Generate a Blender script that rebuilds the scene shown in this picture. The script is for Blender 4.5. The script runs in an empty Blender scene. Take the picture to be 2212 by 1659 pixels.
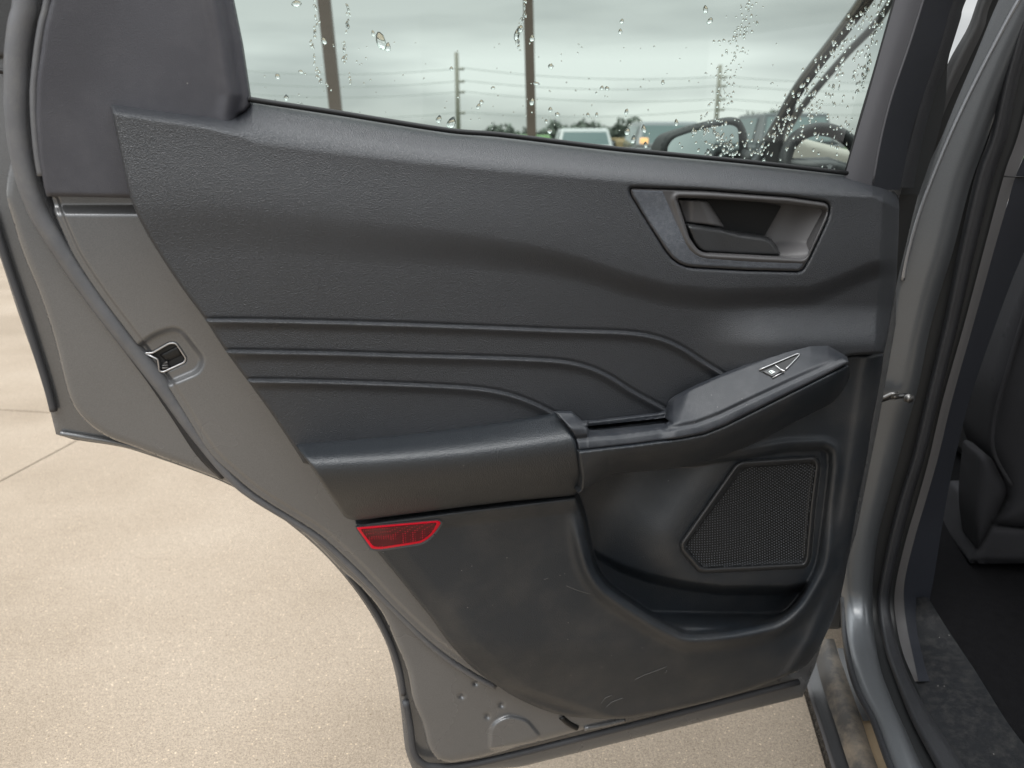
import bpy, math, random
import numpy as np
from mathutils import Matrix, Vector

# ------------------------------------------------------------------ camera
F, CX, CY = 1660.0, 1106.0, 829.5
H, PITCH = 1.25, math.radians(17.7)
scn = bpy.context.scene
cam_data = bpy.data.cameras.new('camera')
cam = bpy.data.objects.new('camera', cam_data)
scn.collection.objects.link(cam)
cam.location = (0, 0, H)
cam.rotation_euler = (math.pi/2 - PITCH, 0, 0)
cam_data.sensor_width = 36
cam_data.lens = 36*F/2212
cam_data.clip_start = 0.02
cam_data.clip_end = 2000
cam_data.dof.use_dof = True
cam_data.dof.focus_distance = 1.05
cam_data.dof.aperture_fstop = 5.6
scn.camera = cam

# ------------------------------------------------------------------ world (overcast)
SUN_EL, SUN_AZ = math.radians(64), math.radians(215)   # azimuth measured clockwise from +Y (behind the camera, left)
world = bpy.data.worlds.new('World')
scn.world = world
world.use_nodes = True
wt = world.node_tree
wt.nodes.clear()
wo = wt.nodes.new('ShaderNodeOutputWorld')
bg = wt.nodes.new('ShaderNodeBackground'); bg.inputs['Strength'].default_value = 0.10
sky = wt.nodes.new('ShaderNodeTexSky'); sky.sky_type = 'NISHITA'; sky.sun_disc = False
sky.sun_elevation = SUN_EL; sky.sun_rotation = SUN_AZ
tc = wt.nodes.new('ShaderNodeTexCoord')
mp = wt.nodes.new('ShaderNodeMapping'); mp.inputs['Scale'].default_value = (1.0, 1.0, 6.0)
mp.inputs['Location'].default_value = (0.85, 0.2, 0.35)
nz = wt.nodes.new('ShaderNodeTexNoise'); nz.inputs['Scale'].default_value = 2.1
nz.inputs['Detail'].default_value = 5.0; nz.inputs['Roughness'].default_value = 0.42
rp = wt.nodes.new('ShaderNodeValToRGB')
rp.color_ramp.elements[0].position = 0.40; rp.color_ramp.elements[0].color = (6.3, 6.45, 6.5, 1)
rp.color_ramp.elements[1].position = 0.57; rp.color_ramp.elements[1].color = (11.0, 11.1, 11.0, 1)
# a little brighter at the horizon than the cloud deck just above it
sx = wt.nodes.new('ShaderNodeSeparateXYZ')
hr = wt.nodes.new('ShaderNodeValToRGB')
hr.color_ramp.elements[0].position = 0.0; hr.color_ramp.elements[0].color = (1.12, 1.12, 1.10, 1)
hr.color_ramp.elements[1].position = 1.0; hr.color_ramp.elements[1].color = (4.6, 4.7, 4.8, 1)
for p, c in ((0.05, 1.12), (0.09, 1.16), (0.13, 0.84), (0.2, 0.76), (0.4, 1.4)):
    e = hr.color_ramp.elements.new(p); e.color = (c, c, c, 1)
mm = wt.nodes.new('ShaderNodeMix'); mm.data_type = 'RGBA'; mm.blend_type = 'MULTIPLY'; mm.inputs[0].default_value = 1
mx = wt.nodes.new('ShaderNodeMix'); mx.data_type = 'RGBA'; mx.inputs[0].default_value = 0.92
L = wt.links.new
L(tc.outputs['Generated'], mp.inputs['Vector']); L(mp.outputs['Vector'], nz.inputs['Vector'])
L(nz.outputs['Fac'], rp.inputs['Fac']); L(tc.outputs['Generated'], sx.inputs[0]); L(sx.outputs['Z'], hr.inputs['Fac'])
L(rp.outputs['Color'], mm.inputs[6]); L(hr.outputs['Color'], mm.inputs[7])
L(sky.outputs['Color'], mx.inputs[6]); L(mm.outputs[2], mx.inputs[7])
L(mx.outputs[2], bg.inputs['Color']); L(bg.outputs[0], wo.inputs['Surface'])

sun_d = bpy.data.lights.new('sun', 'SUN'); sun_d.energy = 1.2; sun_d.angle = math.radians(24); sun_d.color = (1.0, 0.965, 0.92)
sun = bpy.data.objects.new('sun', sun_d); scn.collection.objects.link(sun)
sd = Vector((math.sin(SUN_AZ)*math.cos(SUN_EL), math.cos(SUN_AZ)*math.cos(SUN_EL), math.sin(SUN_EL)))
sun.rotation_euler = sd.to_track_quat('Z', 'Y').to_euler()
sun.location = (0, -3, 6)

vs = scn.view_settings
vs.view_transform = 'Standard'; vs.look = 'None'; vs.gamma = 1; vs.use_curve_mapping = False
vs.exposure = -0.12

# ------------------------------------------------------------------ materials
MATS = {}
def nd(nt, t, **kw):
    n = nt.nodes.new(t)
    for k, v in kw.items():
        n.inputs[k.replace('_', ' ')].default_value = v
    return n
def mat(name, col, rough=0.5, metal=0.0, grain=None, mottle=0.0, mscale=6.0, coat=0.0, spec=0.5, flakes=0.0, dust=None, trans=0.0, ior=1.45, emis=None, specks=None):
    """grain=(cells per metre, bump distance in metres, smoothness); mottle = size of the soft colour variation"""
    m = bpy.data.materials.new(name); m.use_nodes = True
    nt = m.node_tree; b = nt.nodes['Principled BSDF']
    b.inputs['Base Color'].default_value = (*col, 1); b.inputs['Roughness'].default_value = rough
    b.inputs['Metallic'].default_value = metal; b.inputs['Specular IOR Level'].default_value = spec
    b.inputs['Coat Weight'].default_value = coat; b.inputs['Coat Roughness'].default_value = 0.14
    b.inputs['Transmission Weight'].default_value = trans; b.inputs['IOR'].default_value = ior
    if emis:
        b.inputs['Emission Color'].default_value = (*emis[0], 1); b.inputs['Emission Strength'].default_value = emis[1]
    co = nt.nodes.new('ShaderNodeTexCoord'); l = nt.links.new
    cur = None
    if mottle or flakes or dust:
        n = nd(nt, 'ShaderNodeTexNoise', Scale=mscale, Detail=5.0, Roughness=0.6)
        l(co.outputs['Object'], n.inputs['Vector'])
        r = nt.nodes.new('ShaderNodeMapRange')
        r.inputs['From Min'].default_value = 0.3; r.inputs['From Max'].default_value = 0.7
        r.inputs['To Min'].default_value = 1-mottle; r.inputs['To Max'].default_value = 1+mottle
        l(n.outputs['Fac'], r.inputs['Value'])
        mu = nt.nodes.new('ShaderNodeMix'); mu.data_type = 'RGBA'; mu.blend_type = 'MULTIPLY'; mu.inputs[0].default_value = 1
        mu.inputs[6].default_value = (*col, 1)
        l(r.outputs[0], mu.inputs[7]); cur = mu.outputs[2]
        rr = nt.nodes.new('ShaderNodeMapRange'); rr.inputs['To Min'].default_value = max(0, rough-0.06); rr.inputs['To Max'].default_value = min(1, rough+0.08)
        l(n.outputs['Fac'], rr.inputs['Value']); l(rr.outputs[0], b.inputs['Roughness'])
    if flakes:
        v = nd(nt, 'ShaderNodeTexNoise', Scale=950.0, Detail=1.0)
        l(co.outputs['Object'], v.inputs['Vector'])
        r = nt.nodes.new('ShaderNodeMapRange'); r.inputs['From Min'].default_value = 0.3; r.inputs['From Max'].default_value = 0.7
        r.inputs['To Min'].default_value = 1-flakes; r.inputs['To Max'].default_value = 1+flakes
        l(v.outputs['Fac'], r.inputs['Value'])
        mu = nt.nodes.new('ShaderNodeMix'); mu.data_type = 'RGBA'; mu.blend_type = 'MULTIPLY'; mu.inputs[0].default_value = 1
        l(cur, mu.inputs[6]); l(r.outputs[0], mu.inputs[7]); cur = mu.outputs[2]
    if dust:
        v = nd(nt, 'ShaderNodeTexNoise', Scale=dust[2], Detail=6.0, Roughness=0.7)
        l(co.outputs['Object'], v.inputs['Vector'])
        r = nt.nodes.new('ShaderNodeMapRange'); r.inputs['From Min'].default_value = 0.45; r.inputs['From Max'].default_value = 0.72
        r.inputs['To Min'].default_value = 0; r.inputs['To Max'].default_value = dust[1]
        l(v.outputs['Fac'], r.inputs['Value'])
        mu = nt.nodes.new('ShaderNodeMix'); mu.data_type = 'RGBA'
        l(r.outputs[0], mu.inputs[0]); l(cur, mu.inputs[6]); mu.inputs[7].default_value = (*dust[0], 1); cur = mu.outputs[2]
    if specks:      # sparse pale lint and grit
        v = nt.nodes.new('ShaderNodeTexVoronoi'); v.inputs['Scale'].default_value = specks[0]; l(co.outputs['Object'], v.inputs['Vector'])
        a = nt.nodes.new('ShaderNodeMath'); a.operation = 'LESS_THAN'; a.inputs[1].default_value = 0.085; l(v.outputs['Distance'], a.inputs[0])
        sc_ = nt.nodes.new('ShaderNodeSeparateColor'); l(v.outputs['Color'], sc_.inputs[0])
        g = nt.nodes.new('ShaderNodeMath'); g.operation = 'GREATER_THAN'; g.inputs[1].default_value = specks[1]; l(sc_.outputs[0], g.inputs[0])
        p = nt.nodes.new('ShaderNodeMath'); p.operation = 'MULTIPLY'; l(a.outputs[0], p.inputs[0]); l(g.outputs[0], p.inputs[1])
        mu = nt.nodes.new('ShaderNodeMix'); mu.data_type = 'RGBA'; l(p.outputs[0], mu.inputs[0])
        if cur: l(cur, mu.inputs[6])
        else: mu.inputs[6].default_value = (*col, 1)
        mu.inputs[7].default_value = (0.30, 0.29, 0.27, 1); cur = mu.outputs[2]
    if cur: l(cur, b.inputs['Base Color'])
    if grain:
        v = nt.nodes.new('ShaderNodeTexVoronoi'); v.feature = 'F1'; v.inputs['Scale'].default_value = grain[0]

        w = nd(nt, 'ShaderNodeTexNoise', Scale=grain[0]*0.45, Detail=2.0)
        l(co.outputs['Object'], w.inputs['Vector'])
        va = nt.nodes.new('ShaderNodeVectorMath'); va.operation = 'MULTIPLY_ADD'
        va.inputs[1].default_value = (1.0/grain[0],)*3
        l(w.outputs['Color'], va.inputs[0]); l(co.outputs['Object'], va.inputs[2]); l(va.outputs[0], v.inputs['Vector'])
        bp = nt.nodes.new('ShaderNodeBump'); bp.inputs['Strength'].default_value = 1.0; bp.inputs['Distance'].default_value = grain[1]
        l(v.outputs['Distance'], bp.inputs['Height']); l(bp.outputs[0], b.inputs['Normal'])
    MATS[name] = m
    return m

M_grain = mat('grained_plastic', (0.023, 0.0255, 0.0305), 0.31, grain=(960, 0.0006), mottle=0.10, mscale=5, spec=0.85)
M_grain_low = mat('fine_grained_plastic', (0.018, 0.0225, 0.0285), 0.36, spec=0.7, grain=(900, 0.00035), mottle=0.12, mscale=4, dust=((0.11, 0.10, 0.09), 0.25, 9), specks=(150, 0.965))
M_pad = mat('leatherette', (0.017, 0.0205, 0.025), 0.29, spec=0.95, grain=(820, 0.0004), mottle=0.06, specks=(140, 0.985))
M_plain = mat('smooth_dark_plastic', (0.028, 0.029, 0.031), 0.33, spec=0.9, grain=(900, 0.0002), mottle=0.08)
M_switch = mat('soft_touch_plastic', (0.022, 0.025, 0.031), 0.42, spec=0.65, grain=(1100, 0.0002), mottle=0.12, mscale=12, dust=((0.10, 0.10, 0.105), 0.3, 30), specks=(190, 0.94))
M_bezel = mat('satin_grey_plastic', (0.078, 0.076, 0.078), 0.36, mottle=0.05)
M_blue = mat('blue_grey_plastic', (0.075, 0.083, 0.098), 0.55, grain=(900, 0.0006), mottle=0.08, dust=((0.16, 0.17, 0.19), 0.5, 160))
M_black = mat('black_plastic', (0.012, 0.013, 0.014), 0.5)
M_cup = mat('cup_plastic', (0.105, 0.102, 0.104), 0.48, mottle=0.05)
M_quarter = mat('matte_charcoal_trim', (0.056, 0.056, 0.066), 0.48, grain=(1300, 0.0002), mottle=0.12, mscale=7, dust=((0.12, 0.118, 0.12), 0.2, 14), specks=(140, 0.975))
M_frame = mat('frame_grey_trim', (0.072, 0.072, 0.080), 0.55, mottle=0.06)
M_rubber = mat('black_rubber', (0.020, 0.021, 0.024), 0.45, grain=(700, 0.0004), mottle=0.12, mscale=15)
M_seal = mat('grey_rubber_seal', (0.105, 0.107, 0.115), 0.42, spec=0.9, grain=(1200, 0.0002), mottle=0.12, mscale=20, dust=((0.2, 0.19, 0.17), 0.25, 60))
M_paint = mat('grey_metallic_paint', (0.166, 0.168, 0.172), 0.26, metal=0.45, mottle=0.07, mscale=3, flakes=0.10, coat=0.5)
M_paint_gloss = mat('glossy_grey_paint', (0.120, 0.128, 0.137), 0.34, metal=0.45, mottle=0.04, flakes=0.08, coat=0.5)
M_chrome = mat('satin_chrome', (0.55, 0.55, 0.56), 0.3, metal=1.0)
M_highlight = mat('highlight_grey_paint', (0.30, 0.31, 0.33), 0.18, metal=0.6, coat=1.0)  # paler copy of the paint that draws the pillar's highlight
M_steel = mat('steel', (0.22, 0.215, 0.21), 0.4, metal=1.0)
M_white = mat('white_print', (0.75, 0.82, 0.80), 0.5)
M_scuff = mat('scuffed_plastic', (0.011, 0.012, 0.014), 0.55, spec=0.22, grain=(800, 0.0003), mottle=0.15, mscale=12, dust=((0.06, 0.058, 0.055), 0.4, 70), specks=(120, 0.93))
M_dirty = mat('dusty_cladding', (0.06, 0.057, 0.054), 0.6, mottle=0.2, mscale=10, dust=((0.27, 0.22, 0.165), 0.75, 14))
M_tan = mat('concrete_reflection_tan', (0.42, 0.32, 0.21), 0.5, mottle=0.1, dust=((0.5, 0.38, 0.25), 0.4, 60))  # the concrete's tan reflection painted in as base colour
M_fabric = mat('dark_seat_fabric', (0.030, 0.030, 0.034), 0.9, grain=(1500, 0.0006), mottle=0.1)
M_carpet = mat('black_carpet', (0.010, 0.010, 0.011), 1.0, grain=(900, 0.001), mottle=0.15, mscale=60, spec=0.05)
M_mirror = mat('mirror_glass', (0.26, 0.29, 0.285), 0.05, metal=1.0)
M_trimdark = mat('dark_pillar_plastic', (0.016, 0.018, 0.024), 0.5, spec=0.4, grain=(1100, 0.0002), mottle=0.1)
M_scratch = mat('pale_scratch', (0.10, 0.098, 0.095), 0.6)
M_edge = mat('grey_edge_rubber', (0.06, 0.061, 0.066), 0.45, mottle=0.1)
M_plug = mat('black_plug', (0.01, 0.01, 0.01), 0.35)

# speckled concrete
def concrete(name):
    m = bpy.data.materials.new(name); m.use_nodes = True; nt = m.node_tree; b = nt.nodes['Principled BSDF']; l = nt.links.new
    co = nt.nodes.new('ShaderNodeTexCoord')
    def noise(s, d=4, r=0.6):
        n = nd(nt, 'ShaderNodeTexNoise', Scale=s, Detail=float(d), Roughness=r); l(co.outputs['Object'], n.inputs['Vector']); return n.outputs['Fac']
    def ramp(src, stops):
        r = nt.nodes.new('ShaderNodeValToRGB')
        r.color_ramp.elements[0].position = stops[0][0]; r.color_ramp.elements[0].color = (*stops[0][1], 1)
        r.color_ramp.elements[1].position = stops[-1][0]; r.color_ramp.elements[1].color = (*stops[-1][1], 1)
        for p, c in stops[1:-1]:
            e = r.color_ramp.elements.new(p); e.color = (*c, 1)
        l(src, r.inputs['Fac']); return r.outputs['Color']
    def mul(a, c, f=1.0):
        x = nt.nodes.new('ShaderNodeMix'); x.data_type = 'RGBA'; x.blend_type = 'MULTIPLY'; x.inputs[0].default_value = f
        l(a, x.inputs[6]); l(c, x.inputs[7]); return x.outputs[2]
    base = ramp(noise(1.6, 3, 0.5), [(0.3, (0.255, 0.209, 0.160)), (0.5, (0.300, 0.249, 0.195)), (0.7, (0.330, 0.278, 0.222))])
    fine = ramp(noise(360, 2, 0.8), [(0.30, (0.38, 0.36, 0.34)), (0.44, (0.90, 0.89, 0.87)), (0.56, (1.06, 1.05, 1.04)), (0.72, (1.6, 1.58, 1.52))])
    c = mul(mul(mul(base, ramp(noise(150, 2, 0.6), [(0.34, (0.84, 0.83, 0.82)), (0.5, (1, 1, 1)), (0.66, (1.14, 1.13, 1.12))])), fine), ramp(noise(38, 4, 0.7), [(0.32, (0.92, 0.915, 0.91)), (0.5, (1, 1, 1)), (0.7, (1.04, 1.04, 1.04))]))
    v = nt.nodes.new('ShaderNodeTexVoronoi'); v.inputs['Scale'].default_value = 120; l(co.outputs['Object'], v.inputs['Vector'])
    sp = ramp(v.outputs['Distance'], [(0.14, (1.9, 1.85, 1.75)), (0.26, (1, 1, 1)), (0.9, (1, 1, 1))])
    # only a few cells carry a pale pebble
    pick = ramp(v.outputs['Color'], [(0.68, (0, 0, 0)), (0.74, (1, 1, 1))])
    x = nt.nodes.new('ShaderNodeMix'); x.data_type = 'RGBA'; x.blend_type = 'MULTIPLY'; l(pick, x.inputs[0]); l(c, x.inputs[6]); l(sp, x.inputs[7]); c = x.outputs[2]
    v2 = nt.nodes.new('ShaderNodeTexVoronoi'); v2.inputs['Scale'].default_value = 75; l(co.outputs['Object'], v2.inputs['Vector'])
    d2 = ramp(v2.outputs['Distance'], [(0.08, (0.42, 0.36, 0.30)), (0.17, (1, 1, 1))])
    pick2 = ramp(v2.outputs['Color'], [(0.80, (0, 0, 0)), (0.84, (1, 1, 1))])
    x = nt.nodes.new('ShaderNodeMix'); x.data_type = 'RGBA'; x.blend_type = 'MULTIPLY'; l(pick2, x.inputs[0]); l(c, x.inputs[6]); l(d2, x.inputs[7]); c = x.outputs[2]
    l(c, b.inputs['Base Color']); b.inputs['Roughness'].default_value = 0.85; b.inputs['Specular IOR Level'].default_value = 0.3
    bp = nt.nodes.new('ShaderNodeBump'); bp.inputs['Distance'].default_value = 0.0008; bp.inputs['Strength'].default_value = 0.35
    l(noise(420, 2, 0.7), bp.inputs['Height']); l(bp.outputs[0], b.inputs['Normal'])
    return m
M_conc = concrete('concrete')
M_joint = mat('joint_filler', (0.06, 0.05, 0.04), 0.9, grain=(200, 0.006), mottle=0.4, mscale=60)
M_joint_pale = mat('shallow_joint', (0.21, 0.17, 0.13), 0.9, mottle=0.2, mscale=60)
M_grass = mat('grass', (0.06, 0.095, 0.035), 0.9, mottle=0.3, mscale=0.5)
M_leaf = mat('foliage', (0.11, 0.13, 0.105), 0.8, mottle=0.4, mscale=2)  # green lightened and greyed, distance haze mixed into the colour
M_bark = mat('bark', (0.10, 0.07, 0.05), 0.9)
M_pole = mat('brown_steel', (0.105, 0.082, 0.068), 0.6, mottle=0.1)
M_wood = mat('weathered_wood', (0.26, 0.25, 0.21), 0.8, mottle=0.15)
M_wire = mat('wire', (0.36, 0.38, 0.37), 0.6)
M_asphalt = mat('asphalt', (0.055, 0.055, 0.055), 0.9, mottle=0.15, mscale=1)
M_carwhite = mat('white_car_paint', (0.50, 0.51, 0.51), 0.3, coat=0.5)
M_cargrey = mat('grey_car_paint', (0.20, 0.21, 0.22), 0.3, metal=0.4, coat=0.5)
M_cardark = mat('dark_car_paint', (0.045, 0.055, 0.06), 0.3, coat=0.5)
M_cargreen = mat('green_car_paint', (0.16, 0.30, 0.11), 0.4, coat=0.5)
M_yellow = mat('yellow_paint', (0.38, 0.29, 0.16), 0.5)
M_carglass = mat('tinted_car_window', (0.10, 0.15, 0.15), 0.08, spec=0.8)
M_lamp = mat('amber_lamp', (0.8, 0.35, 0.12), 0.3, emis=((1.0, 0.6, 0.3), 1.2))
M_redlamp = mat('red_lens', (0.5, 0.02, 0.02), 0.2)
M_tyre = mat('tyre_rubber', (0.02, 0.02, 0.02), 0.8)
M_beige = mat('beige_interior_plastic', (0.36, 0.34, 0.30), 0.6)

def pane(name, tint, refl=0.06):
    m = bpy.data.materials.new(name); m.use_nodes = True; nt = m.node_tree; nt.nodes.clear(); l = nt.links.new
    o = nt.nodes.new('ShaderNodeOutputMaterial'); tr = nt.nodes.new('ShaderNodeBsdfTransparent'); gl = nt.nodes.new('ShaderNodeBsdfGlossy')
    tr.inputs[0].default_value = (*tint, 1); gl.inputs['Roughness'].default_value = 0.02
    fr = nt.nodes.new('ShaderNodeFresnel'); fr.inputs['IOR'].default_value = 1.45
    mx_ = nt.nodes.new('ShaderNodeMixShader'); l(fr.outputs[0], mx_.inputs[0]); l(tr.outputs[0], mx_.inputs[1]); l(gl.outputs[0], mx_.inputs[2]); l(mx_.outputs[0], o.inputs[0])
    return m
M_glass = pane('tinted_window_glass', (0.70, 0.785, 0.735))
M_glass2 = pane('front_window_glass', (0.80, 0.88, 0.83))
M_drop = bpy.data.materials.new('rain_water'); M_drop.use_nodes = True
_b = M_drop.node_tree.nodes['Principled BSDF']; _b.inputs['Base Color'].default_value = (1, 1, 1, 1); _b.inputs['Roughness'].default_value = 0.0
_b.inputs['Transmission Weight'].default_value = 1.0; _b.inputs['IOR'].default_value = 1.33

# ribbed red reflector
M_red = mat('red_reflector_lens', (0.62, 0.004, 0.022), 0.18, coat=0.3, spec=0.3)
nt = M_red.node_tree; b = nt.nodes['Principled BSDF']
co = nt.nodes.new('ShaderNodeTexCoord'); vv = nt.nodes.new('ShaderNodeTexVoronoi'); vv.inputs['Scale'].default_value = 330; vv.inputs['Randomness'].default_value = 0.15
nt.links.new(co.outputs['Object'], vv.inputs['Vector'])
rr = nt.nodes.new('ShaderNodeValToRGB'); rr.color_ramp.elements[0].position = 0.14; rr.color_ramp.elements[0].color = (0.55, 0.006, 0.03, 1)
rr.color_ramp.elements[1].position = 0.34; rr.color_ramp.elements[1].color = (0.09, 0.001, 0.006, 1)
nt.links.new(vv.outputs['Distance'], rr.inputs[0]); nt.links.new(rr.outputs[0], b.inputs['Base Color'])
M_redrim = mat('red_reflector_rim', (0.75, 0.002, 0.025), 0.3, spec=0.3)

# ------------------------------------------------------------------ geometry helpers
col = scn.collection
C0 = np.array([0.0, 0.0, H])
FW = np.array([0, math.cos(PITCH), -math.sin(PITCH)]); RT = np.array([1.0, 0, 0]); UP = np.array([0, math.sin(PITCH), math.cos(PITCH)])
def rays(x, y):
    x = np.asarray(x, float); y = np.asarray(y, float)
    return FW + RT*((x-CX)/F)[..., None] - UP*((y-CY)/F)[..., None]
def plane_base(A, N):
    A = np.array(A, float); N = np.array(N, float); N /= np.linalg.norm(N)
    def f(x, y, w):
        d = rays(x, y); t = ((A-C0)@N + w)/(d@N); return C0 + d*t[..., None]
    f.N = N
    return f
# the open door stands in this vertical plane (w = metres towards the passenger side of it)
AZ = math.radians(14.5)
DOOR_A = (-0.158, 0.93, 0.36); DOOR_N = (math.sin(AZ), -math.cos(AZ), 0)
door = plane_base(DOOR_A, DOOR_N)
def depth_base(fn):
    def f(x, y, w):
        d = rays(x, y); t = fn(x, y, d) - w; return C0 + d*t[..., None]
    f.N = np.array([-0.35, -0.94, 0.0]); return f
JA, JN = np.array([0.615, 1.235, 0.0]), np.array([-0.30, -0.954, 0.0])
SILLZ = 0.405
def jamb_t(x, y, d):
    tj = ((JA-C0)@JN)/(d@JN)
    ts = np.where(d[..., 2] < -0.05, (SILLZ-H)/np.minimum(d[..., 2], -0.05), 30.0)
    k = 0.10
    h = np.clip(0.5+0.5*(ts-tj)/k, 0, 1)
    return ts*(1-h)+tj*h - k*h*(1-h)
jamb = depth_base(jamb_t)
def wp(x, y, t):
    return tuple(C0 + rays(x, y)*t)
def atY(x, y, Y):
    d = rays(x, y); return C0 + d*(Y/d[1])
def ground(x, y, z=0.0):
    d = rays(x, y); return C0 + d*((z-H)/d[2])

def link(name, me, m, parent=None, smooth=True):
    if m is not None: me.materials.append(m)
    if smooth: me.polygons.foreach_set('use_smooth', [True]*len(me.polygons))
    me.update()
    o = bpy.data.objects.new(name, me); col.objects.link(o)
    if parent is not None: attach(o, parent)
    return o
ORIG = {}
def attach(o, parent):
    o.parent = parent
    if o.type == 'EMPTY' or parent.type == 'EMPTY':
        o.matrix_parent_inverse = Matrix.Translation(-Vector(ORIG.get(parent.name, (0, 0, 0))))
def mesh(name, V, Fc):
    me = bpy.data.meshes.new(name); me.from_pydata([tuple(map(float, v)) for v in V], [], [tuple(int(i) for i in f) for f in Fc]); me.update(); return me
def solid(name, V, Fc, m, parent=None, smooth=False):
    return link(name, mesh(name, V, Fc), m, parent, smooth)
def rebase(o, p):
    """put a top-level mesh's origin at its base"""
    o.data.transform(Matrix.Translation(-Vector(p))); o.location = p
def empty(name, loc):
    o = bpy.data.objects.new(name, None); o.location = loc; col.objects.link(o); ORIG[o.name] = tuple(loc); o.empty_display_size = 0.1; return o
def tag(o, label=None, cat=None, group=None, kind=None):
    if label: o['label'] = label
    if cat: o['category'] = cat
    if group: o['group'] = group
    if kind: o['kind'] = kind
    return o

def crv(pts, n=8):
    """open Catmull-Rom through the points"""
    P = np.array(pts, float); Q = np.vstack([2*P[0]-P[1], P, 2*P[-1]-P[-2]]); out = []
    for i in range(1, len(Q)-2):
        for t in np.linspace(0, 1, n, endpoint=False):
            a, b_, c, d = Q[i-1:i+3]
            out.append(0.5*((2*b_)+(-a+c)*t+(2*a-5*b_+4*c-d)*t*t+(-a+3*b_-3*c+d)*t**3))
    out.append(P[-1]); return np.array(out)
def rpoly(pts, r=6, n=5):
    """closed polygon with rounded corners; a point may carry its own radius"""
    P = [np.array(p[:2], float) for p in pts]; R = [p[2] if len(p) > 2 else r for p in pts]; out = []
    N_ = len(P)
    for i in range(N_):
        a, b_, c = P[i-1], P[i], P[(i+1) % N_]
        la, lc = np.linalg.norm(a-b_), np.linalg.norm(c-b_); q = min(R[i], la*0.45, lc*0.45)
        if q < 0.5: out.append(b_); continue
        s, e = b_+(a-b_)/la*q, b_+(c-b_)/lc*q
        for t in np.linspace(0, 1, n): out.append((1-t)**2*s+2*t*(1-t)*b_+t*t*e)
    return np.array(out)
def segdist(x, y, P, closed=True):
    """distance to a polyline and the nearest point on it"""
    P = np.asarray(P, float); A = P if closed else P[:-1]; B = np.roll(P, -1, axis=0) if closed else P[1:]
    best = np.full(x.shape, 1e9); nx = np.zeros(x.shape); ny = np.zeros(x.shape)
    for a, b_ in zip(A, B):
        dx, dy = b_-a; l2 = dx*dx+dy*dy
        if l2 < 1e-9: continue
        t = np.clip(((x-a[0])*dx+(y-a[1])*dy)/l2, 0, 1); qx = a[0]+t*dx; qy = a[1]+t*dy
        d = (x-qx)**2+(y-qy)**2; k = d < best
        best = np.where(k, d, best); nx = np.where(k, qx, nx); ny = np.where(k, qy, ny)
    return np.sqrt(best), nx, ny
def inside(x, y, P):
    P = np.asarray(P, float); r = np.zeros(x.shape, bool)
    for a, b_ in zip(P, np.roll(P, -1, axis=0)):
        if a[1] == b_[1]: continue
        c = ((a[1] > y) != (b_[1] > y)); r ^= c & (x < (b_[0]-a[0])*(y-a[1])/(b_[1]-a[1])+a[0])
    return r
def sdist(x, y, P):
    d, _, _ = segdist(x, y, P); return np.where(inside(x, y, P), -d, d)
def sst(a, b_, v):
    t = np.clip((v-a)/(b_-a), 0, 1); return t*t*(3-2*t)
def ip(v, pts):
    p = np.array(pts, float); return np.interp(v, p[:, 0], p[:, 1])

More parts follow.
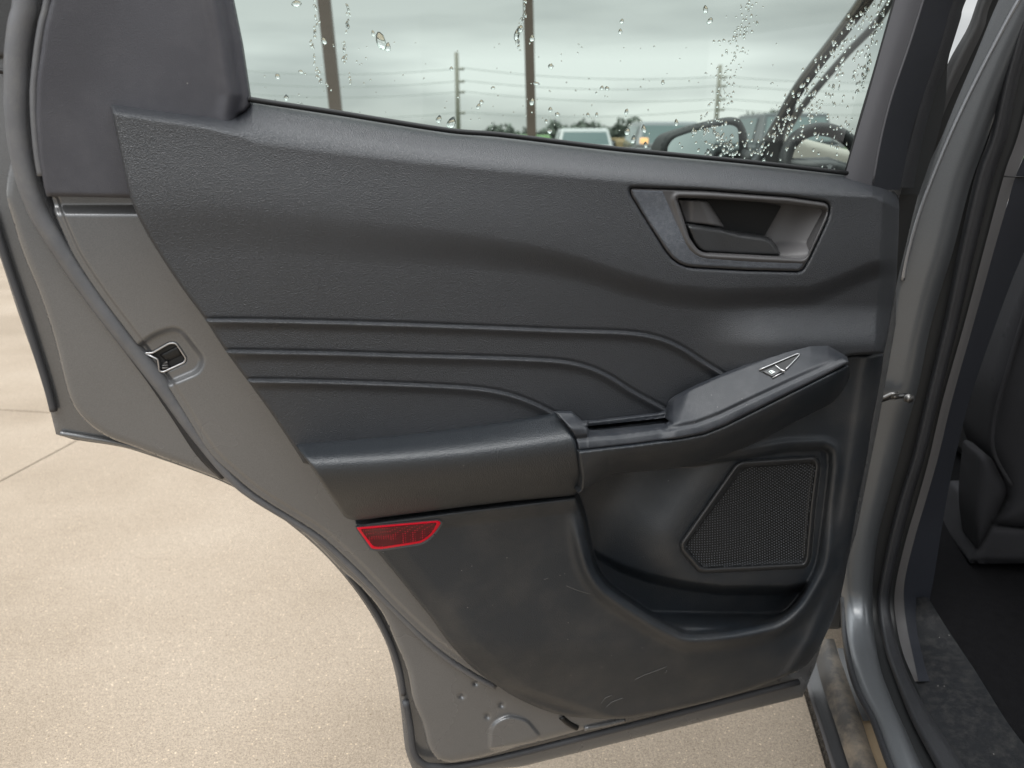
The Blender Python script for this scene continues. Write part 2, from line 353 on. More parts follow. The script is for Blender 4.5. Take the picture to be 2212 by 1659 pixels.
def relief(name, outer, h, m, parent, holes=(), step=3.0, thick=0.012, base=door, edge=None, kind=None):
    """a moulded panel: a dense sheet inside the outline, its height above the base plane given by h, a rounded edge and sides going straight back"""
    outer = np.asarray(outer, float); holes = [np.asarray(q, float) for q in holes]
    x0, y0 = outer.min(0)-step; x1, y1 = outer.max(0)+step
    gx = np.arange(x0, x1+step, step); gy = np.arange(y0, y1+step, step)
    X, Y = np.meshgrid(gx, gy); ny_, nx_ = X.shape
    ins = inside(X, Y, outer)
    for q in holes: ins &= ~inside(X, Y, q)
    c = ins[:-1, :-1] | ins[1:, :-1] | ins[:-1, 1:] | ins[1:, 1:]
    used = np.zeros(X.shape, bool); used[:-1, :-1] |= c; used[1:, :-1] |= c; used[:-1, 1:] |= c; used[1:, 1:] |= c
    idx = -np.ones(X.shape, int); idx[used] = np.arange(used.sum())
    vx, vy, vi = X[used].copy(), Y[used].copy(), ins[used]
    D = np.full(vx.shape, 1e9); NX = np.zeros_like(vx); NY = np.zeros_like(vy)
    for q in [outer]+holes:
        d, ax, ay = segdist(vx, vy, q); k = d < D; D = np.where(k, d, D); NX = np.where(k, ax, NX); NY = np.where(k, ay, NY)
    out = ~vi; snap = out | (vi & (D < step*0.3)); vx = np.where(snap, NX, vx); vy = np.where(snap, NY, vy); D = np.where(snap, 0, D)
    w = np.full(vx.shape, float(h)) if np.isscalar(h) else h(vx, vy)
    if edge:
        s = np.clip(1-D/edge[0], 0, 1); w = w - edge[1]*(1-np.sqrt(np.clip(1-s*s, 0, 1)))
    Vt = base(vx, vy, w)
    i, j = np.nonzero(c)
    Q = np.stack([idx[i, j], idx[i+1, j], idx[i+1, j+1], idx[i, j+1]], 1)
    # drop faces collapsed onto the outline
    P2 = np.stack([vx, vy], 1); a = P2[Q]
    ar = 0.5*((a[:, 0, 0]-a[:, 2, 0])*(a[:, 1, 1]-a[:, 3, 1])-(a[:, 1, 0]-a[:, 3, 0])*(a[:, 0, 1]-a[:, 2, 1]))
    Q = Q[np.abs(ar) > 1e-3]
    E = np.concatenate([Q[:, [0, 1]], Q[:, [1, 2]], Q[:, [2, 3]], Q[:, [3, 0]]]); key = np.sort(E, 1); kk = key[:, 0]*10**7+key[:, 1]
    u, inv, cnt = np.unique(kk, return_inverse=True, return_counts=True); bd = E[cnt[inv] == 1]
    nV = len(Vt); bi = np.unique(bd); mp1 = -np.ones(nV, int); mp1[bi] = np.arange(len(bi))
    F1 = Vt[bi]; F2 = F1 - base.N*thick
    V = np.vstack([Vt, F1, F2])
    S = np.stack([bd[:, 1], bd[:, 0]], 1); S = np.stack([nV+mp1[bd[:, 1]], nV+mp1[bd[:, 0]], nV+len(bi)+mp1[bd[:, 0]], nV+len(bi)+mp1[bd[:, 1]]], 1)
    Fc = np.vstack([Q, S])
    me = bpy.data.meshes.new(name)
    me.vertices.add(len(V)); me.vertices.foreach_set('co', V.astype(np.float32).ravel())
    me.loops.add(Fc.size); me.loops.foreach_set('vertex_index', Fc.astype(np.int32).ravel())
    me.polygons.add(len(Fc)); me.polygons.foreach_set('loop_start', np.arange(0, Fc.size, 4, dtype=np.int32))
    me.polygons.foreach_set('loop_total', np.full(len(Fc), 4, np.int32)) if bpy.app.version < (4, 0) else None
    me.update(calc_edges=True); me.validate()
    o = link(name, me, m, parent)
    if kind: o['kind'] = kind
    return o

def strip(name, rows, prof, m, parent, base=jamb, n=8, sub=6):
    """long moulding: rows = (y, x left, x right); prof(s) = height across it, s from 0 to 1"""
    rows = [tuple(map(float, r)) for r in rows]
    if rows[0][0] == -160:      # carry the moulding on above the picture
        a, b_ = rows[0], rows[1]; k = 270.0/(b_[0]-a[0]); rows.insert(0, (-430.0, a[1]-(b_[1]-a[1])*k*0.9, a[2]-(b_[2]-a[2])*k*0.9))
    R = np.array(rows, float); R = crv(R, sub); s = np.linspace(0, 1, n)
    X = R[:, 1:2]*(1-s)+R[:, 2:3]*s; Y = np.repeat(R[:, 0:1], n, 1)
    W = np.repeat(np.array([prof(q) for q in s])[None], len(R), 0)
    V = base(X, Y, W).reshape(-1, 3); Fc = []
    for i in range(len(R)-1):
        for j in range(n-1):
            a = i*n+j; Fc.append((a, a+n, a+n+1, a+1))
    return link(name, mesh(name, V, Fc), m, parent)
def tube(name, pts, r, m, parent=None, seg=10, flat=1.0):
    P = np.array(pts, float); n = len(P); r = np.full(n, r) if np.isscalar(r) else np.array(r); V = []; Fc = []
    T = np.gradient(P, axis=0); T /= np.linalg.norm(T, axis=1)[:, None]
    up = np.array([0, 0, 1.0]) if abs(T[0][2]) < 0.9 else np.array([0, 1.0, 0])
    u = np.cross(T[0], up); u /= np.linalg.norm(u)
    for i in range(n):
        u = u-T[i]*(u@T[i]); u /= np.linalg.norm(u); v = np.cross(T[i], u)
        for k in range(seg):
            a = 2*math.pi*k/seg; V.append(P[i]+r[i]*(math.cos(a)*u+math.sin(a)*v*flat))
    for i in range(n-1):
        for k in range(seg):
            Fc.append((i*seg+k, i*seg+(k+1) % seg, (i+1)*seg+(k+1) % seg, (i+1)*seg+k))
    Fc.append(tuple(range(seg))[::-1]); Fc.append(tuple((n-1)*seg+k for k in range(seg)))
    return link(name, mesh(name, V, Fc), m, parent)
def doorline(pts, w, n=6):
    pts = list(pts)
    if pts[0][1] == -160:
        a, b_ = pts[0], pts[1]; k = 270.0/(b_[1]-a[1]); pts.insert(0, (a[0]-(b_[0]-a[0])*k*0.9, -430))
    Q = crv(pts, n); w = np.full(len(Q), w) if np.isscalar(w) else np.interp(np.linspace(0, 1, len(Q)), np.linspace(0, 1, len(w)), w)
    return door(Q[:, 0], Q[:, 1], w)
def box(c, s, rz=0.0):
    cx, cy, cz = c; V = []
    for dz in (-.5, .5):
        for dx, dy in ((-.5, -.5), (.5, -.5), (.5, .5), (-.5, .5)):
            x, y = dx*s[0], dy*s[1]; V.append((cx+x*math.cos(rz)-y*math.sin(rz), cy+x*math.sin(rz)+y*math.cos(rz), cz+dz*s[2]))
    return V, [(3, 2, 1, 0), (4, 5, 6, 7), (0, 1, 5, 4), (1, 2, 6, 5), (2, 3, 7, 6), (3, 0, 4, 7)]
def bevelled(o, wd=0.01, seg=2):
    b_ = o.modifiers.new('bevel', 'BEVEL'); b_.width = wd; b_.segments = seg; b_.limit_method = 'ANGLE'; return o
def join(parts):
    V = []; Fc = []
    for v, f in parts:
        k = len(V); V += list(v); Fc += [tuple(i+k for i in q) for q in f]
    return V, Fc

# ------------------------------------------------------------------ ground: slabs with recessed joints
gd = solid('ground', [(-400, -400, -0.06), (400, -400, -0.06), (400, 400, -0.06), (-400, 400, -0.06)], [(0, 1, 2, 3)], M_asphalt); tag(gd, kind='structure')
pv = empty('pavement', (0, 0, 0)); tag(pv, kind='structure')
JC0, JC1 = ground(1745, 1500), ground(1793, 1659)      # joint beside the car
JB0, JB1 = ground(0, 1040), ground(160, 955)
JA0, JA1 = ground(0, 885), ground(140, 893)
random.seed(3)
def line(p, q):
    d = np.array([q[0]-p[0], q[1]-p[1]]); return np.array(p[:2]), d/np.linalg.norm(d)
def clip(poly, p, n):
    """keep the side of the line where (x-p).n > 0"""
    out = []
    for a, b_ in zip(poly, poly[1:]+poly[:1]):
        da, db = (np.array(a)-p)@n, (np.array(b_)-p)@n
        if da >= 0: out.append(a)
        if da*db < 0: t = da/(da-db); out.append(tuple(np.array(a)*(1-t)+np.array(b_)*t))
    return out
def slabs(name):
    big = [(-16, -8), (16, -8), (16, 17), (-16, 17)]
    regs = [big]
    for (p, d), gap in LINES:
        n = np.array([-d[1], d[0]]); new = []
        for r in regs:
            for s in (1, -1):
                q = clip(r, p+n*s*gap/2, n*s)
                if len(q) > 2: new.append(q)
        regs = new
    for q in regs:
        k = len(q); e = 0.004
        c = np.mean(np.array(q), 0)
        area = 0.5*abs(sum(q[i][0]*q[(i+1) % k][1]-q[(i+1) % k][0]*q[i][1] for i in range(k)))
        if area < 0.02: continue
        V = []
        for (x, y) in q:
            d = np.array([x, y])-c; dd = d/np.linalg.norm(d)
            V.append((x-dd[0]*e, y-dd[1]*e, 0.0))
        V += [(x, y, -0.005) for x, y in q]+[(x, y, -0.05) for x, y in q]
        Fc = [tuple(range(k))]+[(i, k+i, k+(i+1) % k, (i+1) % k) for i in range(k)]+[(k+i, 2*k+i, 2*k+(i+1) % k, k+(i+1) % k) for i in range(k)]
        me = mesh(name, V, Fc); o = link(name, me, M_conc, pv, False)
LB = line(JB0, JB1); LC = line(JC0, JC1); LA = line(JA0, JA1)
LINES = [(LC, 0.016)]
perp = np.array([-LB[1][1], LB[1][0]])
for k in range(-1, 3): LINES.append(((LB[0]+perp*k*3.6*(1 if perp[1] > 0 else -1), LB[1]), 0.008))
LINES.append((LA, 0.008))
for k in (1, 2): LINES.append(((LA[0]+np.array([0, 1.0])*3.6*k, LA[1]), 0.008))
slabs('concrete_slab')
solid('joint_bed', [(-17, -9, -0.008), (17, -9, -0.008), (17, 18, -0.008), (-17, 18, -0.008)], [(0, 1, 2, 3)], M_joint, pv)

# ------------------------------------------------------------------ the car and its open rear door
car = empty('car', (1.45, 1.2, 0.0))
tag(car, 'grey car in the foreground with its rear door open, showing the black trim panel', 'car')

# --- painted inner shell of the door
arch = [(160, 950), (254, 964), (312, 980), (430, 1021), (500, 1050), (560, 1084), (620, 1128), (680, 1178), (735, 1235), (790, 1308), (830, 1380), (850, 1440), (862, 1500), (869, 1560), (876, 1620), (892, 1664)]
bott = [(930, 1672), (1127, 1656), (1734, 1505)]
outer_edge = np.vstack([[(-150, -430), (-140, -160), (-110, 250)], crv([(-60, 400), (0, 556), (39, 675), (92, 827), (121, 938)], 4), crv(arch, 4), np.array(bott), [(1760, 1440), (1850, 1150), (1900, 900), (1935, 700), (1938, 440), (1980, 300), (2085, -20), (2120, -160), (2230, -430)]])
window = np.array([(470, -170), (1975, -170), (1933, 0), (1892, 146), (1857, 264), (1826, 382), (1629, 362), (1446, 345), (1080, 302), (725, 254), (541, 226), (530, 160), (503, 0)])
window2 = window.copy(); window2[0] = (400, -392); window2[1:6] = [(2340, -392), (2290, 0), (2200, 146), (2150, 264), (2060, 402)]
shell_pts = np.vstack([[(85, -430), (70, -160), (52, 0), (36, 120), (33, 210), (34, 300)], crv([(16, 380), (14, 425), (31, 487), (51, 550), (86, 636), (117, 730), (140, 823), (156, 870), (184, 909), (234, 944), (290, 965), (352, 989), (420, 1014), (500, 1046), (560, 1079), (620, 1122), (680, 1172), (735, 1228), (780, 1268), (825, 1322), (855, 1387), (880, 1448), (893, 1513), (913, 1565), (924, 1610), (945, 1640), (975, 1648)], 4), [(1033, 1638), (1725, 1451), (1850, 1150), (1885, 900), (1915, 700), (1925, 440), (1930, 400), (1990, 250), (2060, -10), (2100, -160), (2215, -430)]])
emboss = rpoly([(1058, 1618), (1060, 1566, 25), (1099, 1545, 25), (1138, 1556, 10), (1166, 1590, 14), (1158, 1604)], 8)
def h_shell(x, y):
    w = 0.0 + 0.004*sst(0, 200, 1660-y)
    w += 0.006*sst(4, -3, sdist(x, y, emboss))
    for cx_, cy_ in ((1027, 1475), (997, 1503), (1083, 1522), (1053, 1547)):
        w -= 0.005*np.exp(-((x-cx_)**2+(y-cy_)**2)/30.0)
    return w
under_trim = np.array([(330, 330), (1000, 400), (1850, 470), (1860, 800), (1800, 1100), (1740, 1340), (1500, 1470), (1250, 1490), (1110, 1430), (900, 1220), (800, 1060), (600, 800), (430, 560)])
rear_door = relief('rear_door', shell_pts, h_shell, M_paint, car, holes=[window2, under_trim], step=3, thick=0.03, edge=(16, 0.008))
def DP(name, outer, h, m, **k):   # a part of the door
    return relief(name, outer, h, m, rear_door, **k)
# hem of the outer skin, a little behind the shell
DP('outer_skin', outer_edge, -0.034, M_paint, holes=[window2], step=6, thick=0.006, edge=(8, 0.004))
# rubber lip round the hem
lip = np.vstack([crv([(-30, 440), (6, 556), (45, 675), (98, 827), (113, 892)], 4)])
tube('edge_rubber', doorline([(-20, 450), (12, 556), (52, 675), (100, 827), (116, 888)], -0.028), 0.0042, M_edge, rear_door)
tube('lower_edge_rubber', doorline([(752, 1240), (782, 1280), (815, 1330), (845, 1392), (864, 1450), (872, 1500)], -0.022), 0.0042, M_edge, rear_door)
tube('lower_edge_rubber', doorline([(876, 1515), (886, 1570), (892, 1620), (908, 1646), (940, 1656), (1033, 1648), (1300, 1583), (1500, 1532), (1725, 1473)], -0.02), 0.0055, M_edge, rear_door)
tube('hem_fold', doorline([(130, 936), (180, 944), (250, 956), (330, 976)], -0.030), 0.003, M_paint, rear_door)
DP('black_applique', rpoly([(-160, -425), (85, -425), (60, -160), (45, 0), (22, 125), (-30, 124), (-160, 115)], 5), -0.022, M_plain, step=6, edge=(8, 0.004))
tube('applique_clip', doorline([(-10, 152), (10, 155), (22, 162)], -0.022, 3), 0.003, M_plug, rear_door)

# --- raised metal band between the seal and the trim, with the latch in it
latch_out = rpoly([(312, 763, 5), (330, 762, 3), (366, 741, 8), (380, 741, 9), (402, 774, 7), (398, 783, 7), (352, 804, 7), (344, 801, 5), (341, 776, 4)], 5)
latch_emb = rpoly([(295, 752, 5), (335, 723, 20), (385, 708, 26), (438, 775, 22), (428, 801, 20), (355, 832, 4), (330, 800, 4)], 16)
band = np.vstack([[(105, 395)], crv([(111, 437), (121, 468), (141, 515), (164, 562), (219, 644), (312, 766), (344, 808), (391, 882), (449, 974), (500, 1024), (560, 1073), (640, 1123), (700, 1163), (780, 1238), (850, 1313), (930, 1388), (1000, 1439), (1078, 1484)], 5), [(1120, 1470), (1000, 1350), (900, 1220), (800, 1100), (700, 980), (600, 840), (480, 640), (380, 480), (300, 380)]])
def h_band(x, y):
    w = np.full(x.shape, 0.020)
    s = sdist(x, y, latch_emb); w -= 0.0095*sst(9, -7, s)
    w += 0.006*sst(462, 432, y)*0 - 0.006*sst(455, 475, y)*sst(500, 470, y)*0
    w -= 0.010*sst(468, 440, y)
    e, _, _ = segdist(x, y, band[1:87], False)
    w -= 0.004*sst(20, 12, e)
    return w
DP('inner_flange', band, h_band, M_paint, holes=[latch_out], step=2.5, thick=0.022, edge=(5, 0.004))
tube('latch_rim', np.vstack([door(latch_out[:, 0], latch_out[:, 1], np.full(len(latch_out), 0.0105))]*1+[door(latch_out[:1, 0], latch_out[:1, 1], np.full(1, 0.0105))]), 0.0013, M_chrome, rear_door, 6)
DP('latch_recess', rpoly([(305, 735), (390, 728), (415, 775), (400, 805), (340, 820), (325, 790)], 4), 0.0055, M_black, step=6)
DP('latch_claw', rpoly([(346, 786), (362, 779), (368, 794), (350, 800)], 4), lambda x, y: 0.0095+0.003*np.sin((y-778)*0.45), M_steel, step=1.5, thick=0.008, edge=(4, 0.003))
DP('latch_plate', rpoly([(344, 766), (384, 746), (396, 766), (360, 782)], 3), 0.0075, M_plug, step=4, thick=0.005, edge=(3, 0.002))

# --- rubber seals of the door
sealL = [(57, -160), (58, 0), (46, 60), (38, 126), (37, 190), (37, 252), (45, 322), (58, 381), (74, 430), (100, 486), (172, 597), (250, 703), (346, 826), (402, 905), (460, 982), (500, 1030), (545, 1070), (632, 1124), (700, 1170), (770, 1235), (836, 1300), (905, 1370), (956, 1415), (1016, 1456), (1070, 1484)]
rs = np.interp(np.arange(len(crv(sealL, 6))+6)-6, [0, 60, 80, 96, 144], [0.0125, 0.0105, 0.009, 0.0055, 0.004])
tube('door_seal', doorline(sealL, np.interp(np.linspace(0, 1, 25), [0, 0.6, 1], [0.006, 0.006, 0.012])), rs, M_seal, rear_door, 14)
seal2 = [(96, -160), (88, 0), (70, 60), (62, 126), (60, 200), (61, 252), (70, 330), (84, 390), (100, 440), (130, 505), (160, 563), (215, 650), (300, 765), (335, 812), (385, 886), (440, 970), (490, 1022)]
tube('seal_carrier', doorline(seal2, 0.000), 0.011, M_rubber, rear_door, 10)
tube('upper_trim_lip', doorline([(125, -160), (104, 0), (92, 52), (84, 100), (77, 160), (74, 205), (76, 264), (82, 330), (90, 380)], 0.016), 0.0042, M_seal, rear_door)

# --- charcoal quarter trim
quarter = np.vstack([[(185, -425), (130, -160)], crv([(111, 0), (97, 58), (88, 117), (81, 165), (79, 205), (79, 264), (85, 337), (95, 404)], 4), rpoly([(97, 412), (101, 424), (103, 425)], 4), [(300, 428), (400, 420), (480, 300), (513, 251), (532, 240), (542, 226), (521, 88), (503, 0), (470, -160), (415, -425)]])
def h_quarter(x, y):
    w = np.full(x.shape, 0.030)
    xr = ip(y, [(-425, 380), (-160, 433), (0, 466), (88, 483), (205, 500), (250, 492)])
    w -= 0.016*sst(0, 26, x-xr)
    w += 0.004*np.exp(-((x-xr+8)/14.0)**2)
    w += 0.0015*np.sin(x/55.0+y/160.0)
    return w
DP('quarter_trim', quarter, h_quarter, M_quarter, step=4, thick=0.03, edge=(9, 0.006))

# --- window frame at the hinge side
def fr(rows, prof, name, m, n=8): return strip(name, rows, prof, m, rear_door, door, n)
frame_rows = [(-160, 1978, 2040), (0, 1934, 1994), (102, 1905, 1962), (205, 1876, 1927), (293, 1850, 1904), (400, 1819, 1884)]
fr(frame_rows, lambda s: 0.012+0.010*s+0.004*math.sin(math.pi*s), 'window_frame', M_frame)
fr([(-160, 2040, 2130), (0, 1994, 2060), (102, 1962, 2030), (205, 1927, 1995), (293, 1904, 1968), (410, 1882, 1944)], lambda s: 0.022-0.03*s**1.2, 'window_frame_side', M_trimdark)
fr([(-160, 2128, 2160), (0, 2058, 2087), (44, 2046, 2074), (132, 2020, 2046), (220, 1990, 2015), (308, 1966, 1992), (405, 1940, 1974)], lambda s: -0.009-0.02*s+0.006*math.sin(math.pi*s), 'frame_seal', M_rubber)
fr([(-160, 2030, 2155), (0, 1980, 2086), (44, 1965, 2073), (132, 1940, 2048), (220, 1920, 2042), (308, 1900, 2022), (420, 1880, 1985)], lambda s: -0.045, 'frame_backing', M_black)
tube('frame_ridge', doorline([(2040, -160), (1994, 0), (1962, 102), (1927, 205), (1904, 293), (1885, 395)], 0.0215), 0.0018, M_frame, rear_door, 8)
# black belt seal and channel round the pane
tube('belt_seal', doorline([(536, 213), (560, 218), (725, 243), (964, 281), (1080, 291), (1300, 318), (1446, 333), (1629, 351), (1830, 374)], 0.012), 0.0030, M_black, rear_door, 8)
tube('pane_channel', doorline([(1977, -160), (1934, 0), (1893, 146), (1858, 264), (1829, 372)], 0.008), 0.0030, M_black, rear_door, 8)
glass_out = rpoly([(385, -420), (2070, -420), (1990, -165), (1948, 0), (1905, 146), (1870, 264), (1845, 400), (1446, 360), (1080, 315), (725, 268), (500, 250), (485, 0)], 4)
gz = door(glass_out[:, 0], glass_out[:, 1], np.full(len(glass_out), 0.000)); gN = np.array(DOOR_N)
k = len(gz)
solid('window_pane', list(gz), [tuple(range(k))], M_glass, rear_door)

# --- upper trim panel
YTOP = [(230, 217), (249, 217), (483, 246), (512, 249), (528, 240), (545, 221), (560, 220), (725, 247), (964, 286), (1080, 296), (1300, 323), (1446, 338), (1629, 356), (1823, 378), (1860, 386), (1896, 399), (1934, 416), (1950, 440)]
YCR = [(230, 238), (249, 240), (330, 252), (440, 268), (500, 281), (560, 289), (725, 312), (896, 334), (1080, 353), (1336, 377), (1629, 399), (1885, 418), (1950, 450)]
YCS = [(230, 455), (500, 452), (700, 474), (1000, 508), (1150, 533), (1250, 558), (1350, 592), (1450, 618), (1550, 628), (1750, 622), (1810, 600), (1880, 570), (1950, 560)]
G1 = crv([(430, 690), (560, 691), (800, 697), (1000, 704), (1200, 712), (1350, 717), (1420, 728), (1470, 748), (1520, 780), (1565, 808), (1580, 822)], 6)
G2 = crv([(480, 757), (700, 761), (900, 767), (1050, 771), (1190, 777), (1255, 787), (1310, 808), (1370, 845), (1440, 883), (1455, 892)], 6)
G3 = crv([(525, 820), (700, 823), (900, 830), (1020, 837), (1090, 848), (1140, 864), (1180, 882), (1212, 899)], 6)
hs = rpoly([(1360, 405, 10), (1518, 410), (1709, 425), (1793, 437, 20), (1790, 470, 30), (1744, 567, 26), (1731, 588, 16), (1613, 585), (1460, 577, 40), (1391, 470), (1361, 420)], 10)
def h_upper(x, y):
    yt = ip(x, YTOP); yc = ip(x, YCR); ys = ip(x, YCS)
    s = np.clip((y-yt)/np.maximum(yc-yt, 8), 0, 1.35)
    w = 0.004 + 0.056*(1-np.clip(1-s/1.35, 0, 1)**1.75)
    w += 0.006*sst(0, 1, (y-yc)/np.maximum(ys-yc, 30))
    k_ = ip(x, [(230, 0.15), (600, 0.3), (1000, 0.6), (1400, 0.95), (1950, 1.0)]); wd = ip(x, [(230, 110), (800, 100), (1300, 62), (1950, 50)])
    w -= 0.0115*k_*sst(-14, 1, (y-ys))*sst(0, 1, (y-ys+10)/wd)
    right = sst(1480, 1700, x)
    w += 0.026*right*sst(655, 752, y)
    for G in (G1, G2, G3):
        m_ = (x > G[0, 0]-20) & (x < G[-1, 0]+14) & (y > G[:, 1].min()-60) & (y < G[:, 1].max()+60)
        if m_.any():
            xs, ysub = x[m_], y[m_]
            d, _, _ = segdist(xs, ysub, G, False); yl = np.interp(xs, G[:, 0], G[:, 1]); sg = np.where(ysub > yl, 1, -1)*d
            add = -0.0020*np.exp(-((sg+2.0)/2.4)**2)
            add = add + 0.0050*sst(-1.0, 4.5, sg)*np.exp(-(np.maximum(sg-4, 0)/10.0)**2)
            w[m_] += add
    xr = ip(y, [(400, 1912), (430, 1906), (560, 1899), (671, 1893), (765, 1888)])
    q = np.clip((x-xr)/45.0, 0, 1.3); w -= 0.045*q**1.5
    return w
upper = np.vstack([np.array([(242, 238), (239, 228), (240, 222), (244, 219), (254, 218)], float), [(483, 246), (508, 248), (522, 243), (534, 231), (545, 221), (560, 219), (725, 246), (964, 285), (1080, 295), (1300, 322), (1446, 337), (1629, 355), (1823, 377)],
                  crv([(1860, 386), (1896, 399), (1930, 413), (1941, 430), (1942, 478), (1938, 573), (1935, 622), (1919, 720), (1909, 763)], 4), [(1838, 768), (1600, 850), (1450, 895), (1432, 900), (1266, 917), (1200, 962), (700, 1010), (655, 1000)],
                  crv([(648, 987), (586, 893), (535, 823), (488, 759), (441, 687), (406, 640), (363, 578), (312, 495), (281, 425), (260, 330), (246, 265)], 4)])
DP('upper_trim_panel', upper, h_upper, M_grain, holes=[hs], step=2.6, thick=0.05, edge=(7, 0.005))

# --- inside handle
in_open = rpoly([(1462, 427, 8), (1531, 429), (1700, 440), (1787, 452, 10), (1739, 558, 10), (1640, 553), (1512, 546, 22), (1490, 515)], 8)
dark_part = np.array([(1300, 380), (1433, 380), (1433, 409), (1450, 450), (1492, 541), (1500, 550), (1518, 557), (1600, 562), (1745, 567), (1800, 575), (1800, 640), (1300, 640)])
def h_sur(x, y):
    w = np.full(x.shape, 0.0575)+0.006*sst(440, 540, y)
    si = sdist(x, y, in_open); w += 0.0030*np.exp(-((si-7)/5.5)**2) - 0.002*sst(4, 0, si)
    return w
hsurr_out = rpoly([(1361, 406, 9), (1518, 411), (1709, 426), (1791, 438, 19), (1788, 470, 30), (1743, 566, 25), (1730, 586, 15), (1613, 583), (1461, 575, 38), (1392, 470), (1362, 420)], 10)
DP('handle_surround', hsurr_out, h_sur, M_bezel, holes=[in_open], step=2.2, thick=0.03, edge=(5, 0.004))
blue_out = rpoly([(1363, 408, 8), (1432, 411, 2), (1456, 468, 20), (1491, 541, 14), (1516, 556, 20), (1610, 563, 5), (1739, 568, 3), (1729, 584, 12), (1613, 581), (1463, 573, 36), (1394, 470), (1365, 420)], 6)
DP('textured_insert', blue_out, lambda x, y: h_sur(x, y)+0.0012, M_blue, step=2.2, thick=0.004, edge=(5, 0.0042))
def h_cup(x, y):
    w = 0.012 + 0.040*sst(1650, 1790, x+(y-500)*0.55)+0.012*sst(520, 552, y)
    return w
DP('handle_cup', rpoly([(1455, 420), (1795, 445), (1742, 566), (1500, 556)], 4), h_cup, M_cup, step=3, thick=0.02)
DP('cup_backing', rpoly([(1500, 424), (1600, 432), (1688, 445, 3), (1650, 512, 3), (1560, 505), (1520, 470)], 3), lambda x, y: h_cup(x, y)+0.0025, M_black, step=3, thick=0.003)
DP('lock_tab', rpoly([(1464, 431, 4), (1529, 434, 1), (1564, 490, 2), (1521, 484, 6), (1480, 480, 2)], 4), lambda x, y: 0.038+0.010*sst(1465, 1500, x)-0.014*sst(1512, 1560, x-(y-440)*0.4), M_bezel, step=2, thick=0.02, edge=(3, 0.002))
def h_lever(x, y):
    yt = ip(x, [(1483, 481), (1559, 491), (1600, 502), (1645, 508), (1664, 514), (1686, 545)])
    s = np.clip((y-yt)/12.0, 0, 1)
    return 0.030+0.020*np.sqrt(1-(1-s)**2)+0.008*sst(1560, 1490, x)
DP('door_handle', rpoly([(1482, 480, 2), (1520, 486, 4), (1556, 492, 4), (1566, 498, 6), (1645, 507, 10), (1664, 513, 12), (1688, 544, 6), (1681, 551, 5), (1600, 548), (1518, 543, 14), (1502, 527, 12)], 4), h_lever, M_plain, step=2, thick=0.025, edge=(4, 0.003))

# --- padded armrest
YP = [(630, 962), (660, 956), (800, 945), (900, 935), (1000, 923), (1100, 908), (1200, 891), (1260, 880)]
def h_pad(x, y):
    yt = ip(x, YP); cr = yt+ip(x, [(640, 36), (1200, 56)]); s = (y-yt)/(cr-yt)
    w = 0.113-(0.049/np.maximum(cr-yt, 8))*8.0*np.log1p(np.exp((cr-y)/8.0))
    w -= 0.040*np.clip((y-cr-25)/100.0, 0, 1.2)**2
    return w
pad = np.vstack([[(639, 962), (645, 957)], [(800, 945), (900, 935), (1000, 923), (1100, 908)], crv([(1198, 891), (1224, 920), (1243, 950), (1252, 985), (1257, 1030), (1255, 1058), (1240, 1070)], 5), [(1100, 1083), (1000, 1095), (900, 1108), (800, 1121), (765, 1124), (750, 1120)], crv([(742, 1114), (700, 1052), (668, 1003), (641, 966)], 4)])
DP('armrest_pad', pad, h_pad, M_pad, step=2.6, thick=0.07, edge=(8, 0.007))

# --- window switch panel and pull handle
CREST = [(1235, 948), (1340, 940), (1437, 927), (1502, 915), (1551, 897), (1633, 858), (1730, 813), (1825, 772), (1840, 760)]
SEAM = [(1235, 977), (1250, 975), (1372, 961), (1470, 948), (1522, 938), (1567, 920), (1665, 871), (1763, 822), (1831, 788), (1845, 780)]
STOP = [(1190, 888), (1240, 890), (1262, 920), (1437, 900), (1441, 884), (1454, 861), (1535, 822), (1633, 783), (1698, 756), (1750, 744), (1789, 744), (1828, 768), (1840, 775)]
cup_hole = rpoly([(1264, 921, 2), (1424, 904, 2), (1436, 903, 2), (1452, 914, 3), (1405, 920, 8), (1300, 931, 4), (1279, 932, 4)], 3)
def h_switch(x, y):
    yt = ip(x, STOP); cr = ip(x, CREST)
    s = np.clip((y-yt)/np.maximum(cr-yt, 10), 0, 1)
    top = 0.066+0.045*s
    hi = 0.012*sst(1436, 1475, x-(900-y)*0.3)
    w = top+hi*(1-0.5*s)
    w = np.where(x < 1270, 0.106+0.004*s-0.02*sst(930, 888, y), w)
    w -= 0.0035*np.exp(-((y-cr)/5.0)**2)
    w += 0.004*sst(0, 25, y-cr)
    return w
sw_panel = np.vstack([[(1198, 890), (1236, 890), (1260, 911), (1290, 909), (1424, 893), (1438, 889)], crv([(1441, 884), (1456, 860), (1535, 821), (1633, 782), (1698, 755), (1750, 743), (1789, 743), (1815, 753), (1829, 768), (1833, 784)], 5), [(1763, 820), (1665, 869), (1567, 918), (1522, 936), (1470, 946), (1372, 959), (1250, 973)], crv([(1247, 958), (1238, 936), (1222, 915), (1205, 897)], 4)])
DP('switch_panel', sw_panel, h_switch, M_switch, holes=[cup_hole], step=2.2, thick=0.004, edge=(3.5, 0.003))
DP('pull_cup', rpoly([(1255, 905), (1440, 890), (1465, 925), (1290, 950)], 3), lambda x, y: 0.028+0.012*sst(1400, 1440, x), M_plug, step=4, thick=0.02)  # near-black material supplies the shade of the deep cup
